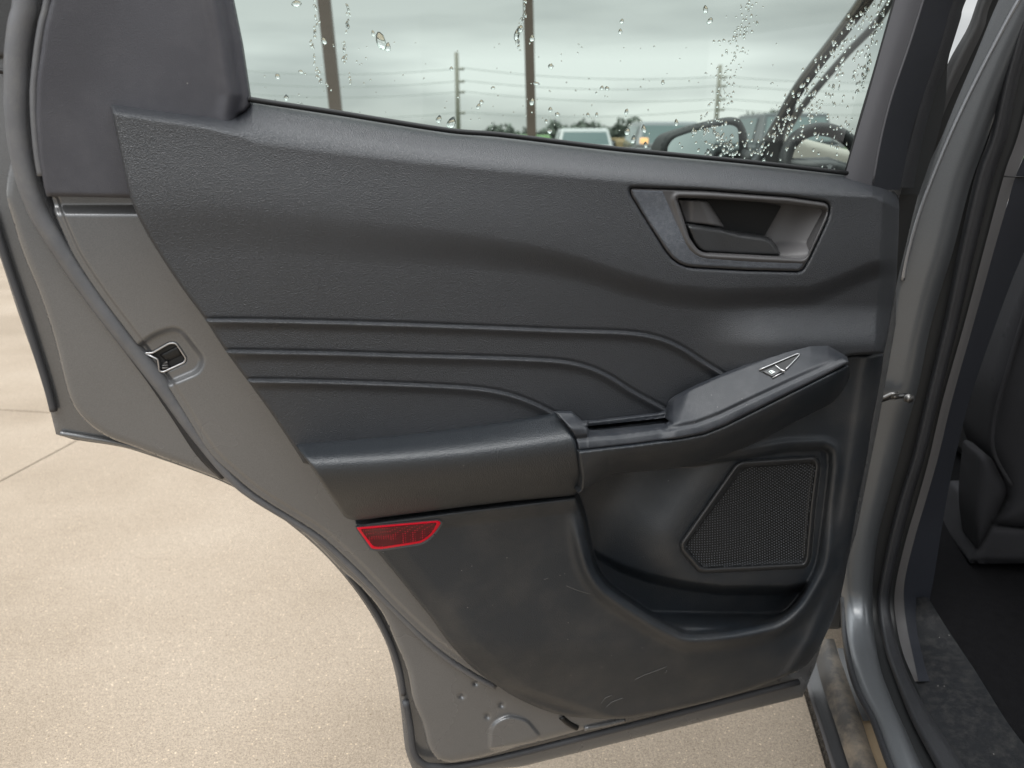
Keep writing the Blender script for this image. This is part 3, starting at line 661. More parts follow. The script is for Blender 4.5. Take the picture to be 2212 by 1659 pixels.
def h_pull(x, y):
    se = ip(x, SEAM); bo = ip(x, [(1242, 1070), (1275, 1050), (1314, 1028), (1340, 1023), (1437, 1014), (1502, 1001), (1567, 982), (1633, 956), (1730, 904), (1795, 871), (1821, 842), (1836, 800)])
    s = np.clip((y-se)/np.maximum(bo-se, 8), 0, 1)
    return 0.120-0.004*s-0.045*s**2.2*sst(1240, 1400, x)-0.016*s**2*sst(1500, 1240, x)-0.012*sst(1795, 1838, x)
pull = np.vstack([[(1250, 976), (1372, 962), (1470, 949), (1522, 939), (1567, 921), (1665, 872), (1763, 823), (1832, 789)], crv([(1836, 800), (1834, 816), (1821, 842), (1795, 871), (1730, 904), (1633, 956), (1567, 982), (1502, 1001), (1437, 1014), (1340, 1022), (1314, 1028), (1275, 1050), (1244, 1070)], 5), [(1256, 1058), (1258, 1030)]])
DP('pull_handle', pull, h_pull, M_grain_low, step=2.6, thick=0.075, edge=(3, 0.0025))

# the window switch
def on_sw(pts, dw):
    p = np.array(pts, float); return door(p[:, 0], p[:, 1], h_switch(p[:, 0], p[:, 1])+dw)
DP('switch_well', rpoly([(1641, 801, 1), (1727, 764, 3), (1694, 801, 2), (1669, 816, 1)], 1), lambda x, y: h_switch(x, y)+0.0008, M_plug, step=3, thick=0.002)
tube('switch_bezel', on_sw(np.vstack([crv([(1640, 799), (1685, 780), (1718, 766)], 4), crv([(1722, 764.5), (1727, 765), (1724, 770), (1711, 784), (1697, 798)], 3)]), 0.0022), 0.0010, M_chrome, rear_door, 6)
tube('switch_bezel', on_sw([(1669, 816), (1682, 809), (1694, 803)], 0.0018), 0.0009, M_chrome, rear_door, 6)
DP('switch_button', rpoly([(1645, 802, 2), (1674, 789, 2), (1691, 801, 2), (1669, 814, 2)], 2), lambda x, y: h_switch(x, y)+0.0022, M_plain, step=1.5, thick=0.004, edge=(2, 0.001))
tube('button_lip', on_sw(crv([(1674, 788.5), (1680, 793), (1688, 799), (1696, 802)], 3), 0.005), [0.0008]*6+[0.0012]*4, M_chrome, rear_door, 8)
def icon(pts, dw=0.0034):
    p = on_sw(pts, dw); return list(p)
ic = icon([(1660, 803), (1662.5, 800.5), (1667.5, 799.5), (1675, 803.5), (1667, 807.5)], 0.0032)
solid('window_symbol', ic, [tuple(range(5))], M_white, rear_door)
ic = icon([(1662.3, 802.6), (1664, 801.7), (1668.6, 804.1), (1667, 805)], 0.0036)
solid('symbol_slot', ic, [tuple(range(4))], M_plain, rear_door)

# --- lower trim panel with the map pocket
pocket = np.vstack([crv([(1238, 1060), (1256, 1112), (1268, 1170), (1284, 1226), (1308, 1262), (1336, 1284), (1405, 1330), (1452, 1356), (1489, 1369), (1568, 1364), (1640, 1351), (1684, 1337), (1722, 1304), (1752, 1256), (1770, 1215), (1780, 1150), (1790, 1070), (1797, 1005)], 5), rpoly([(1797, 1005), (1796, 972), (1770, 962)], 14)[3:12], [(1700, 968), (1600, 985), (1500, 1000), (1400, 1000), (1300, 1000), (1245, 1010)]])
spk = rpoly([(1592, 994, 18), (1763, 983, 16), (1775, 1000, 16), (1763, 1093), (1753, 1210, 10), (1743, 1229, 16), (1525, 1240, 18), (1508, 1237, 16), (1468, 1190, 14), (1467, 1172, 12)], 14)
RXR = [(760, 1888), (810, 1876), (927, 1861), (1044, 1843), (1191, 1820), (1290, 1795), (1380, 1758), (1450, 1715), (1520, 1640), (1570, 1560)]
def h_low(x, y):
    yt = ip(x, [(760, 1130), (1000, 1100), (1240, 1072), (1300, 1040), (1900, 760)])
    w = np.full(x.shape, 0.053)
    w += 0.007*sst(40, 8, y-yt)*sst(1300, 1240, x)-0.006*sst(8, -4, y-yt)*sst(1300, 1240, x)
    w -= 0.022*sst(1380, 1560, y)                               # turns under towards the bottom
    xl = ip(y, [(1130, 768), (1193, 816), (1290, 895), (1387, 969), (1485, 1076), (1560, 1300)])
    w -= 0.008*sst(70, 0, x-xl)
    xr = ip(y, RXR); q = np.clip((x-xr)/34.0, 0, 1.4); w -= 0.038*q**1.6
    w += 0.004*np.exp(-((x-xr+10)/12.0)**2)
    # pocket
    m_ = (x > 1195) & (x < 1860) & (y > 930) & (y < 1450)
    xs, ys = x[m_], y[m_]; s = sdist(xs, ys, pocket)
    rim = 0.015*np.exp(-((s-16)/15.0)**2)*sst(1080, 1200, ys) + 0.006*np.exp(-((s-11)/9.0)**2)*sst(1200, 1080, ys)*sst(1500, 1700, xs)
    ww = w[m_]+rim
    sraw = sdist(xs, ys, spk); dsp = np.maximum(sraw, 0)
    mound = -0.018+0.058*sst(190, 5, dsp)-0.016*sst(-2, -8, sraw)
    yb = ip(xs, [(1240, 1150), (1290, 1195), (1340, 1222), (1400, 1243), (1480, 1260), (1560, 1270), (1700, 1270), (1780, 1255)])
    mound = mound-(mound+0.026)*sst(-6, 16, ys-yb)
    fl = ip(xs, [(1240, 1260), (1380, 1300), (1400, 1318), (1640, 1322), (1700, 1318), (1760, 1300)])
    deep = mound+0.064*sst(0, 40, ys-fl)
    inn = sst(2, -9, s)
    w[m_] = ww*(1-inn)+deep*inn
    return w
lower = np.vstack([[(768, 1131), (1000, 1097), (1240, 1068), (1246, 1010), (1400, 940), (1600, 860), (1800, 775), (1838, 766)], crv([(1909, 765), (1905, 800), (1896, 853), (1883, 918), (1873, 986), (1855, 1074), (1835, 1191), (1816, 1287), (1790, 1358), (1755, 1422), (1725, 1447), (1637, 1484), (1540, 1514), (1452, 1534), (1350, 1552), (1266, 1551), (1197, 1541), (1127, 1513), (1076, 1483), (1016, 1438), (969, 1387), (932, 1336), (895, 1290), (858, 1244), (816, 1193), (778, 1143)], 5)])
DP('lower_trim_panel', lower, h_low, M_grain_low, step=2.6, thick=0.03, edge=(9, 0.007))
# --- speaker
def h_spf(x, y):
    s = -sdist(x, y, spk); return 0.043+0.004*np.exp(-((s-9)/6.0)**2)-0.006*sst(9, 18, s)
DP('speaker_grille', spk, h_spf, M_plain, step=2.2, thick=0.03, edge=(5, 0.006))
inner = rpoly([(1608, 1010, 12), (1757, 1000, 10), (1762, 1010, 8), (1750, 1090), (1738, 1205, 8), (1728, 1217, 8), (1530, 1226, 10), (1515, 1222, 8), (1482, 1184, 8), (1484, 1172, 8)], 8)
V = []; Fc = []
cxs, cys = 1500.0, 800.0
dots = []
for ri in range(22, 96):
    R_ = ri*5.3; nseg = int(2*math.pi*R_/5.6)
    for a in range(nseg):
        th = 2*math.pi*(a+0.5*(ri % 2))/nseg; dots.append((cxs+R_*math.cos(th)*1.0, cys+R_*math.sin(th)))
dots = np.array(dots); ok = inside(dots[:, 0], dots[:, 1], inner); dots = dots[ok]
wd = h_spf(dots[:, 0], dots[:, 1]); Pd = door(dots[:, 0], dots[:, 1], wd+0.0016)
du = np.array([math.cos(AZ), math.sin(AZ), 0]); dv = np.array([0, 0, 1.0]); dn = np.array(DOOR_N)
for p in Pd:
    k = len(V); r = 0.00112
    for a in range(6):
        t = a*math.pi/3; V.append(p+r*(math.cos(t)*du+math.sin(t)*dv)-dn*0.0006)
    for a in range(6):
        t = a*math.pi/3; V.append(p+r*0.55*(math.cos(t)*du+math.sin(t)*dv)+dn*0.0009)
    for a in range(6): Fc.append((k+a, k+(a+1) % 6, k+6+(a+1) % 6, k+6+a))
    Fc.append(tuple(k+6+a for a in range(6)))
M_dots = mat('grille_dots', (0.085, 0.088, 0.096), 0.4)
o = solid('grille_perforation', V, Fc, M_dots, rear_door); o['kind'] = 'stuff'
DP('grille_mesh', inner, lambda x, y: h_spf(x, y)+0.0012, M_black, step=3.5, thick=0.001)

# --- red reflector
ref = rpoly([(769, 1139, 3), (946, 1124, 4), (954, 1129, 5), (938, 1153, 12), (914, 1173, 16), (822, 1187, 12), (803, 1186, 9), (797, 1178, 5)], 6)
refi = rpoly([(779, 1144, 3), (944, 1129, 4), (934, 1150, 12), (912, 1168, 12), (822, 1182, 8), (806, 1180, 6)], 5)
DP('reflector_seat', rpoly([(766, 1138), (949, 1122), (958, 1129), (941, 1156, 12), (916, 1177, 16), (822, 1191, 12), (800, 1189, 9)], 6), lambda x, y: h_low(x, y)+0.0015, M_frame, step=3, thick=0.004)
DP('red_reflector', ref, lambda x, y: h_low(x, y)+0.0035+0.0*x, M_redrim, step=1.8, thick=0.005, edge=(5, 0.0025))
DP('reflector_lens', refi, lambda x, y: h_low(x, y)+0.0042, M_red, step=3, thick=0.001)

# scratches in the lower trim
for pts in ([(1308, 1508), (1316, 1504), (1321, 1502)], [(1309, 1528), (1320, 1518), (1333, 1512), (1346, 1508)], [(1372, 1468), (1392, 1458), (1415, 1450), (1440, 1440)], [(1298, 1520), (1304, 1512), (1310, 1505)],
            [(1436, 1454), (1441, 1448)], [(1175, 1252), (1185, 1249)], [(1224, 1266), (1250, 1276), (1275, 1283)]):
    q = crv(pts, 4); p = door(q[:, 0], q[:, 1], h_low(q[:, 0], q[:, 1])+0.0001)
    tube('scratch', p, 0.00045, M_scratch, rear_door, 5)
tube('drain_plug', doorline([(1212, 1548), (1228, 1562), (1246, 1572)], 0.0015), 0.005, M_plug, rear_door, 8)
tube('metal_crease', doorline([(1262, 1573), (1310, 1564), (1350, 1554)], 0.000), 0.004, M_paint, rear_door, 8)

# ------------------------------------------------------------------ body side of the door opening
def J(name, rows, prof, m, n=8, sub=6): return strip(name, rows, prof, m, car, jamb, n, sub)
# painted pillar running down into the sill
J('b_pillar', [(-160, 2190, 2330), (0, 2120, 2262), (100, 2080, 2212), (200, 2040, 2168), (300, 2000, 2132), (400, 1965, 2096), (541, 1930, 2059), (625, 1905, 2033), (720, 1890, 2007), (834, 1860, 1984), (927, 1840, 1958), (1059, 1822, 1923), (1147, 1815, 1899), (1220, 1812, 1888), (1300, 1818, 1885), (1373, 1824, 1889), (1443, 1838, 1902), (1500, 1858, 1922), (1557, 1889, 1947), (1659, 1927, 1994), (1800, 1990, 2070)],
  lambda s: 0.022-0.020*abs(2*s-1)**4+0.003*s, M_paint_gloss, 16)
tube('pillar_highlight', jamb(*[crv([(2295, -160), (2200, 0), (2150, 92), (2090, 210), (2040, 320), (1990, 448), (1962, 545), (1950, 606)], 6)[:, i] for i in (0, 1)], np.full(43, 0.0245)), 0.0034, M_highlight, car, 8)  # highlight line on the pillar, painted as a paler tube
J('pillar_applique', [(-160, 2170, 2230), (0, 2112, 2144), (60, 2090, 2126), (132, 2050, 2092), (220, 2016, 2050), (308, 1993, 2014), (395, 1974, 1980)], lambda s: 0.03+0.004*math.sin(math.pi*s), M_plain)
J('hinge_gap', [(-160, 2220, 2290), (0, 2140, 2185), (132, 2085, 2135), (220, 2045, 2095), (308, 2008, 2050), (395, 1930, 2010), (500, 1925, 1972), (620, 1920, 1950), (730, 1905, 1925), (1000, 1850, 1870)], lambda s: 0.024-0.006*s, M_black)  # black strip stands in for the shade along the hinge gap
gapR = [(-160, 2330, 2372), (0, 2262, 2290), (146, 2190, 2186), (293, 2134, 2148), (378, 2103, 2112), (541, 2059, 2078), (703, 2012, 2046), (866, 1974, 2004), (986, 1940, 1976), (1074, 1920, 1950), (1162, 1896, 1927), (1250, 1884, 1908), (1302, 1884, 1900), (1358, 1887, 1906), (1415, 1896, 1920), (1472, 1911, 1941), (1557, 1946, 1975), (1659, 1993, 2028), (1800, 2070, 2110)]
J('flange_gap', [(y, a-6, b_+8) for y, a, b_ in gapR], lambda s: -0.006, M_black)
tubeR = [(-160, 2365, 2410), (0, 2225, 2262), (146, 2173, 2208), (293, 2138, 2176), (378, 2107, 2148), (541, 2070, 2107), (703, 2037, 2070), (866, 1998, 2029), (986, 1970, 1999), (1074, 1943, 1972), (1162, 1920, 1949), (1250, 1902, 1928), (1302, 1895, 1922), (1358, 1901, 1930), (1415, 1915, 1946), (1472, 1935, 1969), (1557, 1969, 2017), (1659, 2023, 2085), (1800, 2100, 2170)]
J('body_seal', tubeR, lambda s: 0.0+0.024*math.sin(math.pi*(0.06+0.88*s))**0.7+0.002*math.sin(9*s), M_rubber, 12)
gap2 = [(y, b_-3, b_+30) for y, a, b_ in tubeR]
J('seal_shadow_gap', gap2, lambda s: -0.004, M_black)
ledge = [(-160, 2420, 2480), (0, 2300, 2350), (146, 2240, 2285), (293, 2199, 2232), (378, 2169, 2195), (541, 2125, 2147), (703, 2082, 2103), (866, 2036, 2057), (986, 2008, 2028), (1074, 1984, 2003), (1162, 1958, 1977), (1250, 1937, 1956), (1302, 1932, 1954), (1358, 1938, 1961), (1415, 1952, 1973), (1472, 1976, 1985)]
J('pillar_trim_edge', ledge, lambda s: 0.004+0.012*s, M_bezel, 6)
ptrim = [(-160, 2480, 2700), (0, 2350, 2560), (146, 2285, 2470), (293, 2232, 2380), (378, 2195, 2330), (470, 2168, 2255), (560, 2142, 2205), (703, 2102, 2150), (866, 2056, 2094), (986, 2027, 2064), (1074, 2002, 2046), (1162, 1976, 2031), (1250, 1955, 2017), (1302, 1953, 2008), (1358, 1960, 2010), (1415, 1972, 2030), (1472, 1984, 2060)]
J('pillar_trim', ptrim, lambda s: 0.018-0.02*s, M_trimdark, 8)
tube('trim_seam', jamb(np.array([2168., 2200, 2260]), np.array([381., 382, 381]), np.full(3, 0.018)), 0.0013, M_black, car, 6)
# scuff plate of the sill
J('scuff_plate', [(1290, 1975, 2004), (1358, 1965, 2046), (1415, 1966, 2084), (1443, 1966, 2103), (1480, 1978, 2126), (1557, 2010, 2174), (1608, 2040, 2212), (1659, 2078, 2250), (1800, 2160, 2370)], lambda s: 0.004+0.016*math.sin(math.pi*min(1, s*1.3)*0.5), M_scuff, 14)
J('sill_groove', [(1460, 1966, 1982), (1557, 2000, 2020), (1659, 2072, 2092), (1800, 2160, 2180)], lambda s: 0.0, M_black, 4)
# cladding below the sill
low = plane_base((0.55, 1.1, 0.33), (-0.45, 0.0, 0.89))
strip('rocker_cladding', [(1380, 1770, 1802), (1415, 1764, 1812), (1443, 1766, 1822), (1500, 1782, 1842), (1557, 1802, 1862), (1659, 1835, 1897), (1800, 1885, 1960)], lambda s: 0.01*math.sin(math.pi*s), M_dirty, car, low, 8)
strip('rocker_edge', [(1442, 1735, 1742), (1500, 1748, 1762), (1557, 1766, 1783), (1659, 1797, 1818), (1800, 1840, 1868)], lambda s: 0.0, M_bezel, car, plane_base((0.53, 1.1, 0.30), (-0.45, 0.0, 0.89)), 4)
strip('rocker_flange', [(1430, 1738, 1772), (1500, 1756, 1796), (1557, 1774, 1815), (1659, 1808, 1850), (1800, 1860, 1900)], lambda s: -0.012, M_plain, car, low, 4)
strip('reflection_ledge', [(1400, 1800, 1835), (1480, 1818, 1850), (1557, 1840, 1885), (1659, 1875, 1928), (1800, 1925, 1985)], lambda s: -0.012, M_tan, car, low, 5)  # glossy strip, its reflection of the concrete put into the colour
strip('rocker_cap', [(1400, 1808, 1836), (1470, 1829, 1852), (1557, 1864, 1878), (1659, 1903, 1911), (1800, 1960, 1970)][:3], lambda s: 0.0, M_plain, car, low, 4)
tube('sill_lip', jamb(*[crv([(1822, 1290), (1826, 1373), (1838, 1443), (1858, 1500), (1888, 1557), (1926, 1659), (1990, 1800)], 5)[:, i] for i in (0, 1)], np.full(31, 0.006)), 0.006, M_rubber, car, 8)

# door check strap
chk = jamb(np.array([1870., 1895, 1920, 1950, 1965]), np.array([872., 866, 858, 855, 853]), np.full(5, 0.045))
tube('check_strap', chk, [0.007, 0.007, 0.006, 0.006, 0.005], M_plug, car, 8, 0.7)
for (x, y, r) in ((1931, 855, 0.006), (1961, 860, 0.0075)):
    p0 = jamb(np.array([x]), np.array([y]), np.array([0.05]))[0]; p1 = p0+np.array([-0.2, -0.9, 0.25])*0.009
    tube('check_bolt', [p0, p1], r, M_steel, car, 8); 
tube('check_strap_link', jamb(np.array([1897., 1912, 1925, 1940]), np.array([862., 858, 851, 850]), np.full(4, 0.056)), 0.0035, M_steel, car, 6)

# ------------------------------------------------------------------ cabin
def slab_between(name, pts, th, m, parent=car, bev=0.01, dirn=(0, 0, -1)):
    """closed panel: a 3-D polygon given thickness along dirn"""
    P = [np.array(p, float) for p in pts]; d = np.array(dirn)*th; k = len(P)
    V = P+[p+d for p in P]; Fc = [tuple(range(k)), tuple(range(2*k-1, k-1, -1))]+[(i, k+i, k+(i+1) % k, (i+1) % k) for i in range(k)]
    o = solid(name, V, Fc, m, parent); bevelled(o, bev); return o
slab_between('carpet', [(0.66, 0.2, 0.385), (2.1, 0.2, 0.385), (2.1, 2.5, 0.385), (0.78, 2.5, 0.385), (0.72, 1.5, 0.385), (0.66, 1.28, 0.385)], 0.05, M_carpet)
slab_between('roof', [(0.78, -0.9, 1.70), (2.0, -0.9, 1.70), (2.0, 1.75, 1.68), (0.80, 1.75, 1.66)], 0.05, M_paint_gloss)
slab_between('far_door', [(2.15, -0.9, 0.35), (2.15, 2.6, 0.35), (2.15, 2.6, 1.12), (2.15, -0.9, 1.12)], 0.06, M_plain, dirn=(1, 0, 0))
slab_between('front_footwell', [(0.75, 2.5, 0.3), (2.1, 2.5, 0.3), (2.1, 2.5, 1.05), (0.75, 2.5, 1.05)], 0.1, M_plain, dirn=(0, 1, 0))
slab_between('cabin_rear_wall', [(0.75, -1.0, 0.3), (2.1, -1.0, 0.3), (2.1, -1.0, 1.7), (0.75, -1.0, 1.7)], 0.1, M_plain, dirn=(0, -1, 0))
# front seat seen through the opening
seatb = plane_base((0.95, 1.38, 0.0), (-0.25, -0.96, 0.10))
seat = relief('front_seat', rpoly([(2300, 380, 10), (2230, 560, 30), (2165, 720, 40), (2138, 830, 30), (2134, 970, 30), (2170, 1045, 20), (2178, 1080, 10), (2140, 1132, 8), (2500, 1160, 10), (2500, 380, 10)], 20), lambda x, y: 0.03*sst(2130, 2260, x)+0.006*np.sin(y/60.0), M_fabric, car, step=8, thick=0.18, base=seatb, edge=(45, 0.03))
relief('seat_cushion', rpoly([(2140, 1136, 10), (2500, 1150, 10), (2500, 1215, 10), (2120, 1218, 20), (2092, 1216, 6)], 8), 0.0, M_fabric, seat, step=8, thick=0.3, base=seatb, edge=(16, 0.02))
relief('seat_side_cover', rpoly([(2112, 975, 20), (2140, 985, 20), (2178, 1060, 20), (2150, 1120, 20), (2110, 1190, 10), (2100, 1100, 30)], 12), 0.012, M_fabric, seat, step=6, thick=0.1, base=seatb, edge=(30, 0.03))
tube('seat_piping', seatb(*[crv([(2225, 640), (2180, 790), (2150, 900), (2146, 975), (2185, 1050)], 6)[:, i] for i in (0, 1)], np.full(25, 0.02)), 0.004, M_fabric, seat, 8)
# pale patch painted in for window light in the footwell, and a buckle deep inside
deep = plane_base((1.2, 1.75, 0.0), (-0.2, -0.98, 0))
relief('footwell_light_patch', rpoly([(2047, 1120), (2037, 1138), (2054, 1177), (2077, 1182), (2062, 1140)], 2), 0.0, M_cup, car, step=4, base=deep)
relief('belt_buckle', rpoly([(2192, 532), (2206, 530), (2204, 548), (2190, 548)], 2), 0.0, M_chrome, car, step=4, base=deep)
slab_between('centre_console', [(1.25, 1.0, 0.40), (1.55, 1.0, 0.40), (1.55, 2.4, 0.40), (1.25, 2.4, 0.40)], -0.35, M_plain, bev=0.03)

# --- what shows through the rear pane: front door, mirror, steering wheel
side = plane_base((0.60, 1.2, 0), (-0.995, 0.1, 0))
Yf = lambda x, y, Y: atY(x, y, Y)
def path(pts, Ys, n=6):
    q = crv([(x, y, Y) for (x, y), Y in zip(pts, Ys)], n); return [atY(a, b_, c) for a, b_, c in q]
tube('a_pillar', path([(1900, -70), (1862, 0), (1800, 85), (1729, 178), (1680, 260), (1632, 345), (1590, 430)], [1.55, 1.65, 1.82, 2.0, 2.12, 2.2, 2.25]), 0.0105, M_paint_gloss, car, 10)
tube('window_run_seal', path([(1922, -70), (1876, 0), (1812, 85), (1741, 178), (1695, 250)], [1.54, 1.64, 1.81, 1.99, 2.10]), 0.0095, M_black, car, 8)
sp = plane_base((0.72, 2.12, 0), (-0.5, -0.87, 0))
relief('sail_panel', rpoly([(1716, 222), (1716, 240), (1693, 285), (1688, 360), (1640, 360), (1655, 300), (1690, 240)], 5), 0.0, M_black, car, step=5, thick=0.02, base=sp, edge=(6, 0.01))
relief('door_top_corner', rpoly([(1655, 300), (1640, 370), (1608, 370), (1625, 340)], 3), 0.005, M_paint_gloss, car, step=5, thick=0.02, base=sp, edge=(6, 0.01))
tube('far_a_pillar', path([(1960, -60), (1900, 40), (1830, 115), (1765, 190), (1720, 250), (1690, 300)], [2.9, 3.0, 3.1, 3.2, 3.3, 3.4]), 0.014, M_plain, car, 8)
# dashboard and steering wheel
dash = plane_base((0.9, 2.35, 0), (-0.2, -0.98, 0.1))
relief('dashboard', rpoly([(1676, 372), (1690, 318), (1712, 285), (1738, 300), (1900, 340), (1950, 420), (1700, 420)], 10), 0.0, M_beige, car, step=8, thick=0.2, base=dash, edge=(14, 0.03))
swc = atY(1782, 365, 2.05)
ring = []
ax1 = np.array([0.93, 0.0, -0.12]); ax1 = ax1/np.linalg.norm(ax1); ax2 = np.array([0.05, 0.38, 0.92]); ax2 = ax2/np.linalg.norm(ax2)
for a in np.linspace(0, 2*math.pi, 49): ring.append(swc+0.105*math.cos(a)*ax1+0.105*math.sin(a)*ax2)
wheel = tube('steering_wheel', ring, 0.017, M_black, car, 12)
tube('wheel_spoke', [swc-ax1*0.1, swc, swc+ax1*0.1], [0.014, 0.03, 0.014], M_plain, wheel, 8)
tube('wheel_spoke', [swc, swc-ax2*0.1], [0.03, 0.014], M_plain, wheel, 8)
# wing mirror
mb = plane_base((0.55, 2.2, 0), (0.08, -0.99, 0.04))
mout = rpoly([(1424, 352, 12), (1424, 318, 22), (1440, 288, 22), (1500, 268, 40), (1570, 252, 30), (1598, 254, 20), (1614, 285, 22), (1618, 352, 12)], 16)
mir = relief('wing_mirror', mout, lambda x, y: 0.0*x, M_black, car, step=4, thick=0.10, base=mb, edge=(14, 0.02))
relief('mirror_glass', rpoly([(1443, 350, 8), (1442, 316, 16), (1456, 298, 16), (1510, 280, 30), (1578, 269, 12), (1594, 276, 10), (1598, 350, 8)], 12), 0.010, M_mirror, mir, step=6, thick=0.004, base=plane_base((0.55, 2.2, 1.24), (0.08, -0.93, 0.36)))
tube('mirror_foot', [atY(1600, 345, 2.22), atY(1632, 352, 2.2)], [0.03, 0.02], M_black, mir, 10)
gp = np.array([(1600, 410), (1630, 345), (1880, -20), (1960, -120), (2100, -120), (2050, 410)], float)
gv = np.array([atY(x, y, Y) for (x, y), Y in zip(gp, (2.26, 2.22, 1.66, 1.55, 1.42, 1.42))])
slab_between('front_door', [(0.585, 1.26, 0.35), (0.70, 2.32, 0.35), (0.71, 2.32, 1.17), (0.595, 1.26, 1.14)], 0.05, M_paint_gloss, dirn=(1, 0, 0), bev=0.01)
slab_between('bonnet', [(0.85, 2.55, 1.06), (2.0, 2.55, 1.06), (1.95, 3.5, 0.98), (0.95, 3.5, 0.98)], 0.1, M_paint_gloss, bev=0.03)

# ------------------------------------------------------------------ raindrops on the outside of the pane
random.seed(11)
drops = [(822, 88, 9, 14), (838, 102, 5, 8), (976, 265, 8, 11), (948, 258, 5, 7), (700, 88, 4, 6), (640, 8, 8, 5), (1124, 62, 5, 7), (1116, 75, 5, 10), (1149, 83, 5, 6), (806, 72, 3, 5),
         (618, 211, 4, 5), (663, 229, 4, 4), (772, 243, 4, 7), (1033, 230, 4, 5), (1065, 190, 4, 3), (1040, 220, 4, 4), (1190, 143, 5, 5), (1158, 180, 6, 3), (1149, 220, 5, 7), (1189, 237, 4, 5),
         (1204, 247, 5, 4), (1187, 283, 6, 5), (1270, 248, 4, 4), (1300, 190, 4, 4), (1311, 191, 5, 4), (1353, 242, 4, 6), (1391, 278, 5, 8), (1368, 302, 5, 8), (1395, 313, 4, 6), (1461, 265, 4, 7),
         (1355, 284, 6, 7), (1289, 248, 3, 5), (1432, 178, 4, 4), (1180, 262, 3, 4), (1524, 20, 5, 7), (1533, 45, 6, 6), (1340, 68, 4, 5), (1343, 46, 4, 4), (975, 148, 3, 4), (600, 165, 4, 5), (650, 155, 5, 3)]
for _ in range(150): drops.append((random.uniform(560, 1700), random.uniform(90, 300), random.uniform(0.8, 1.9), random.uniform(1.0, 2.2)))
for k in range(60):    # two trickles on the left
    y = random.uniform(0, 190); xx = (678, 746)[k % 2]+6*math.sin(y/23.0)+random.gauss(0, 2.2)+y*0.03; drops.append((xx, y, random.uniform(1.2, 2.6), random.uniform(2, 5)))
for k in range(40):
    y = random.uniform(0, 110); drops.append((1133+4*math.sin(y/14)-y*0.15+random.gauss(0, 2), y, random.uniform(1.0, 2.2), random.uniform(1.5, 4)))
for k in range(150):   # shower band left of the pillar
    y = random.uniform(0, 290); drops.append((1620-y*0.30+random.gauss(0, 17), y, random.uniform(1.2, 3.4), random.uniform(1.5, 3.6)))
for k in range(190):   # along the two diagonal pillars
    t = random.random(); x0 = 1880-250*t+random.choice((0, 0, 20, 60))+random.gauss(0, 9); drops.append((x0, 345*t+random.gauss(0, 8), random.uniform(1.5, 4.2), random.uniform(2, 5.5)))
for k in range(95):   # over the mirror
    drops.append((random.gauss(1568, 38), random.gauss(308, 24), random.uniform(1.3, 4.4), random.uniform(1.8, 5.2)))
for k in range(110):
    drops.append((random.gauss(1790, 60), random.gauss(270, 60), random.uniform(1.2, 4.0), random.uniform(1.6, 5)))
for k in range(70):
    y = random.uniform(0, 200); drops.append((1905-y*0.26+random.gauss(0, 9), y, random.uniform(1.4, 4.4), random.uniform(2, 5.5)))
V = []; Fc = []
for (x, y, rx, ry) in drops:
    xg = ip(y, [(0, 1926), (146, 1886), (264, 1850), (372, 1822)]); xl = ip(y, [(0, 508), (205, 545)])
    yb = ip(x, YTOP)-6
    if x > xg-rx-2 or x < xl+rx+2 or y+ry > yb: continue
    p = door(np.array([x]), np.array([y]), np.array([-0.0004]))[0]; t = 0.00066
    k = len(V); tl = random.uniform(-0.25, 0.35); nseg = 10; jag = [random.uniform(0.86, 1.14) for _ in range(nseg)]
    for ring_i, (rr_, hh) in enumerate(((1, 0), (0.9, 0.38), (0.62, 0.72), (0.3, 0.93))):
        for a in range(nseg):
            th = 2*math.pi*a/nseg; X_ = rx*rr_*math.cos(th)*t*jag[a]; Y_ = ry*rr_*math.sin(th)*t*jag[a]
            if math.sin(th) > 0: X_ *= 1-0.35*math.sin(th)
            V.append(p+du*(X_+tl*Y_)+dv*Y_-dn*(hh*min(rx, ry)*t*0.62+0.00005))
    V.append(p-dn*(min(rx, ry)*t*0.62))
    for q in range(3):
        for a in range(nseg): Fc.append((k+q*nseg+a, k+(q+1)*nseg+a, k+(q+1)*nseg+(a+1) % nseg, k+q*nseg+(a+1) % nseg))
    for a in range(nseg): Fc.append((k+3*nseg+a, k+4*nseg, k+3*nseg+(a+1) % nseg))
    Fc.append(tuple(k+a for a in range(nseg)))
o = solid('raindrops', V, Fc, M_drop, None, True); rebase(o, Vector(door(np.array([1200.]), np.array([250.]), np.array([0.]))[0]))
tag(o, 'clear raindrops and trickles clinging to the rear door window pane', 'raindrops', kind='stuff')

# ------------------------------------------------------------------ beyond the car
# lawn strip and asphalt lot
lw = solid('lawn', [(-60, 52, 0.01), (60, 52, 0.01), (60, 95, 0.3), (-60, 95, 0.3)], [(0, 1, 2, 3)], M_grass); tag(lw, kind='structure')
def post(name, x0, y0, x1, y1, Y, wdt, m, label, cat, top=None):
    """a post through two picture points at distance Y; leans as it does there"""
    a, b_ = atY(x0, y0, Y), atY(x1, y1, Y); d = (b_-a)/(b_[2]-a[2]); foot = a+d*(0-a[2]); tp = foot+d*(top if top else (max(a[2], b_[2])+1.5))
    e = empty(name, tuple(foot)); tag(e, label, cat)
    V = []
    for p in (foot, tp):
        for sx_, sy_ in ((-1, -1), (1, -1), (1, 1), (-1, 1)): V.append(p+np.array([sx_*wdt/2, sy_*wdt/2, 0]))
    o = solid('shaft', V, [(3, 2, 1, 0), (4, 5, 6, 7), (0, 1, 5, 4), (1, 2, 6, 5), (2, 3, 7, 6), (3, 0, 4, 7)], m, e); bevelled(o, wdt*0.1)
    v, f = box((foot[0], foot[1], 0.15), (wdt*2.2, wdt*2.2, 0.3)); solid('footing', v, f, M_conc, e)
    return e, foot, tp
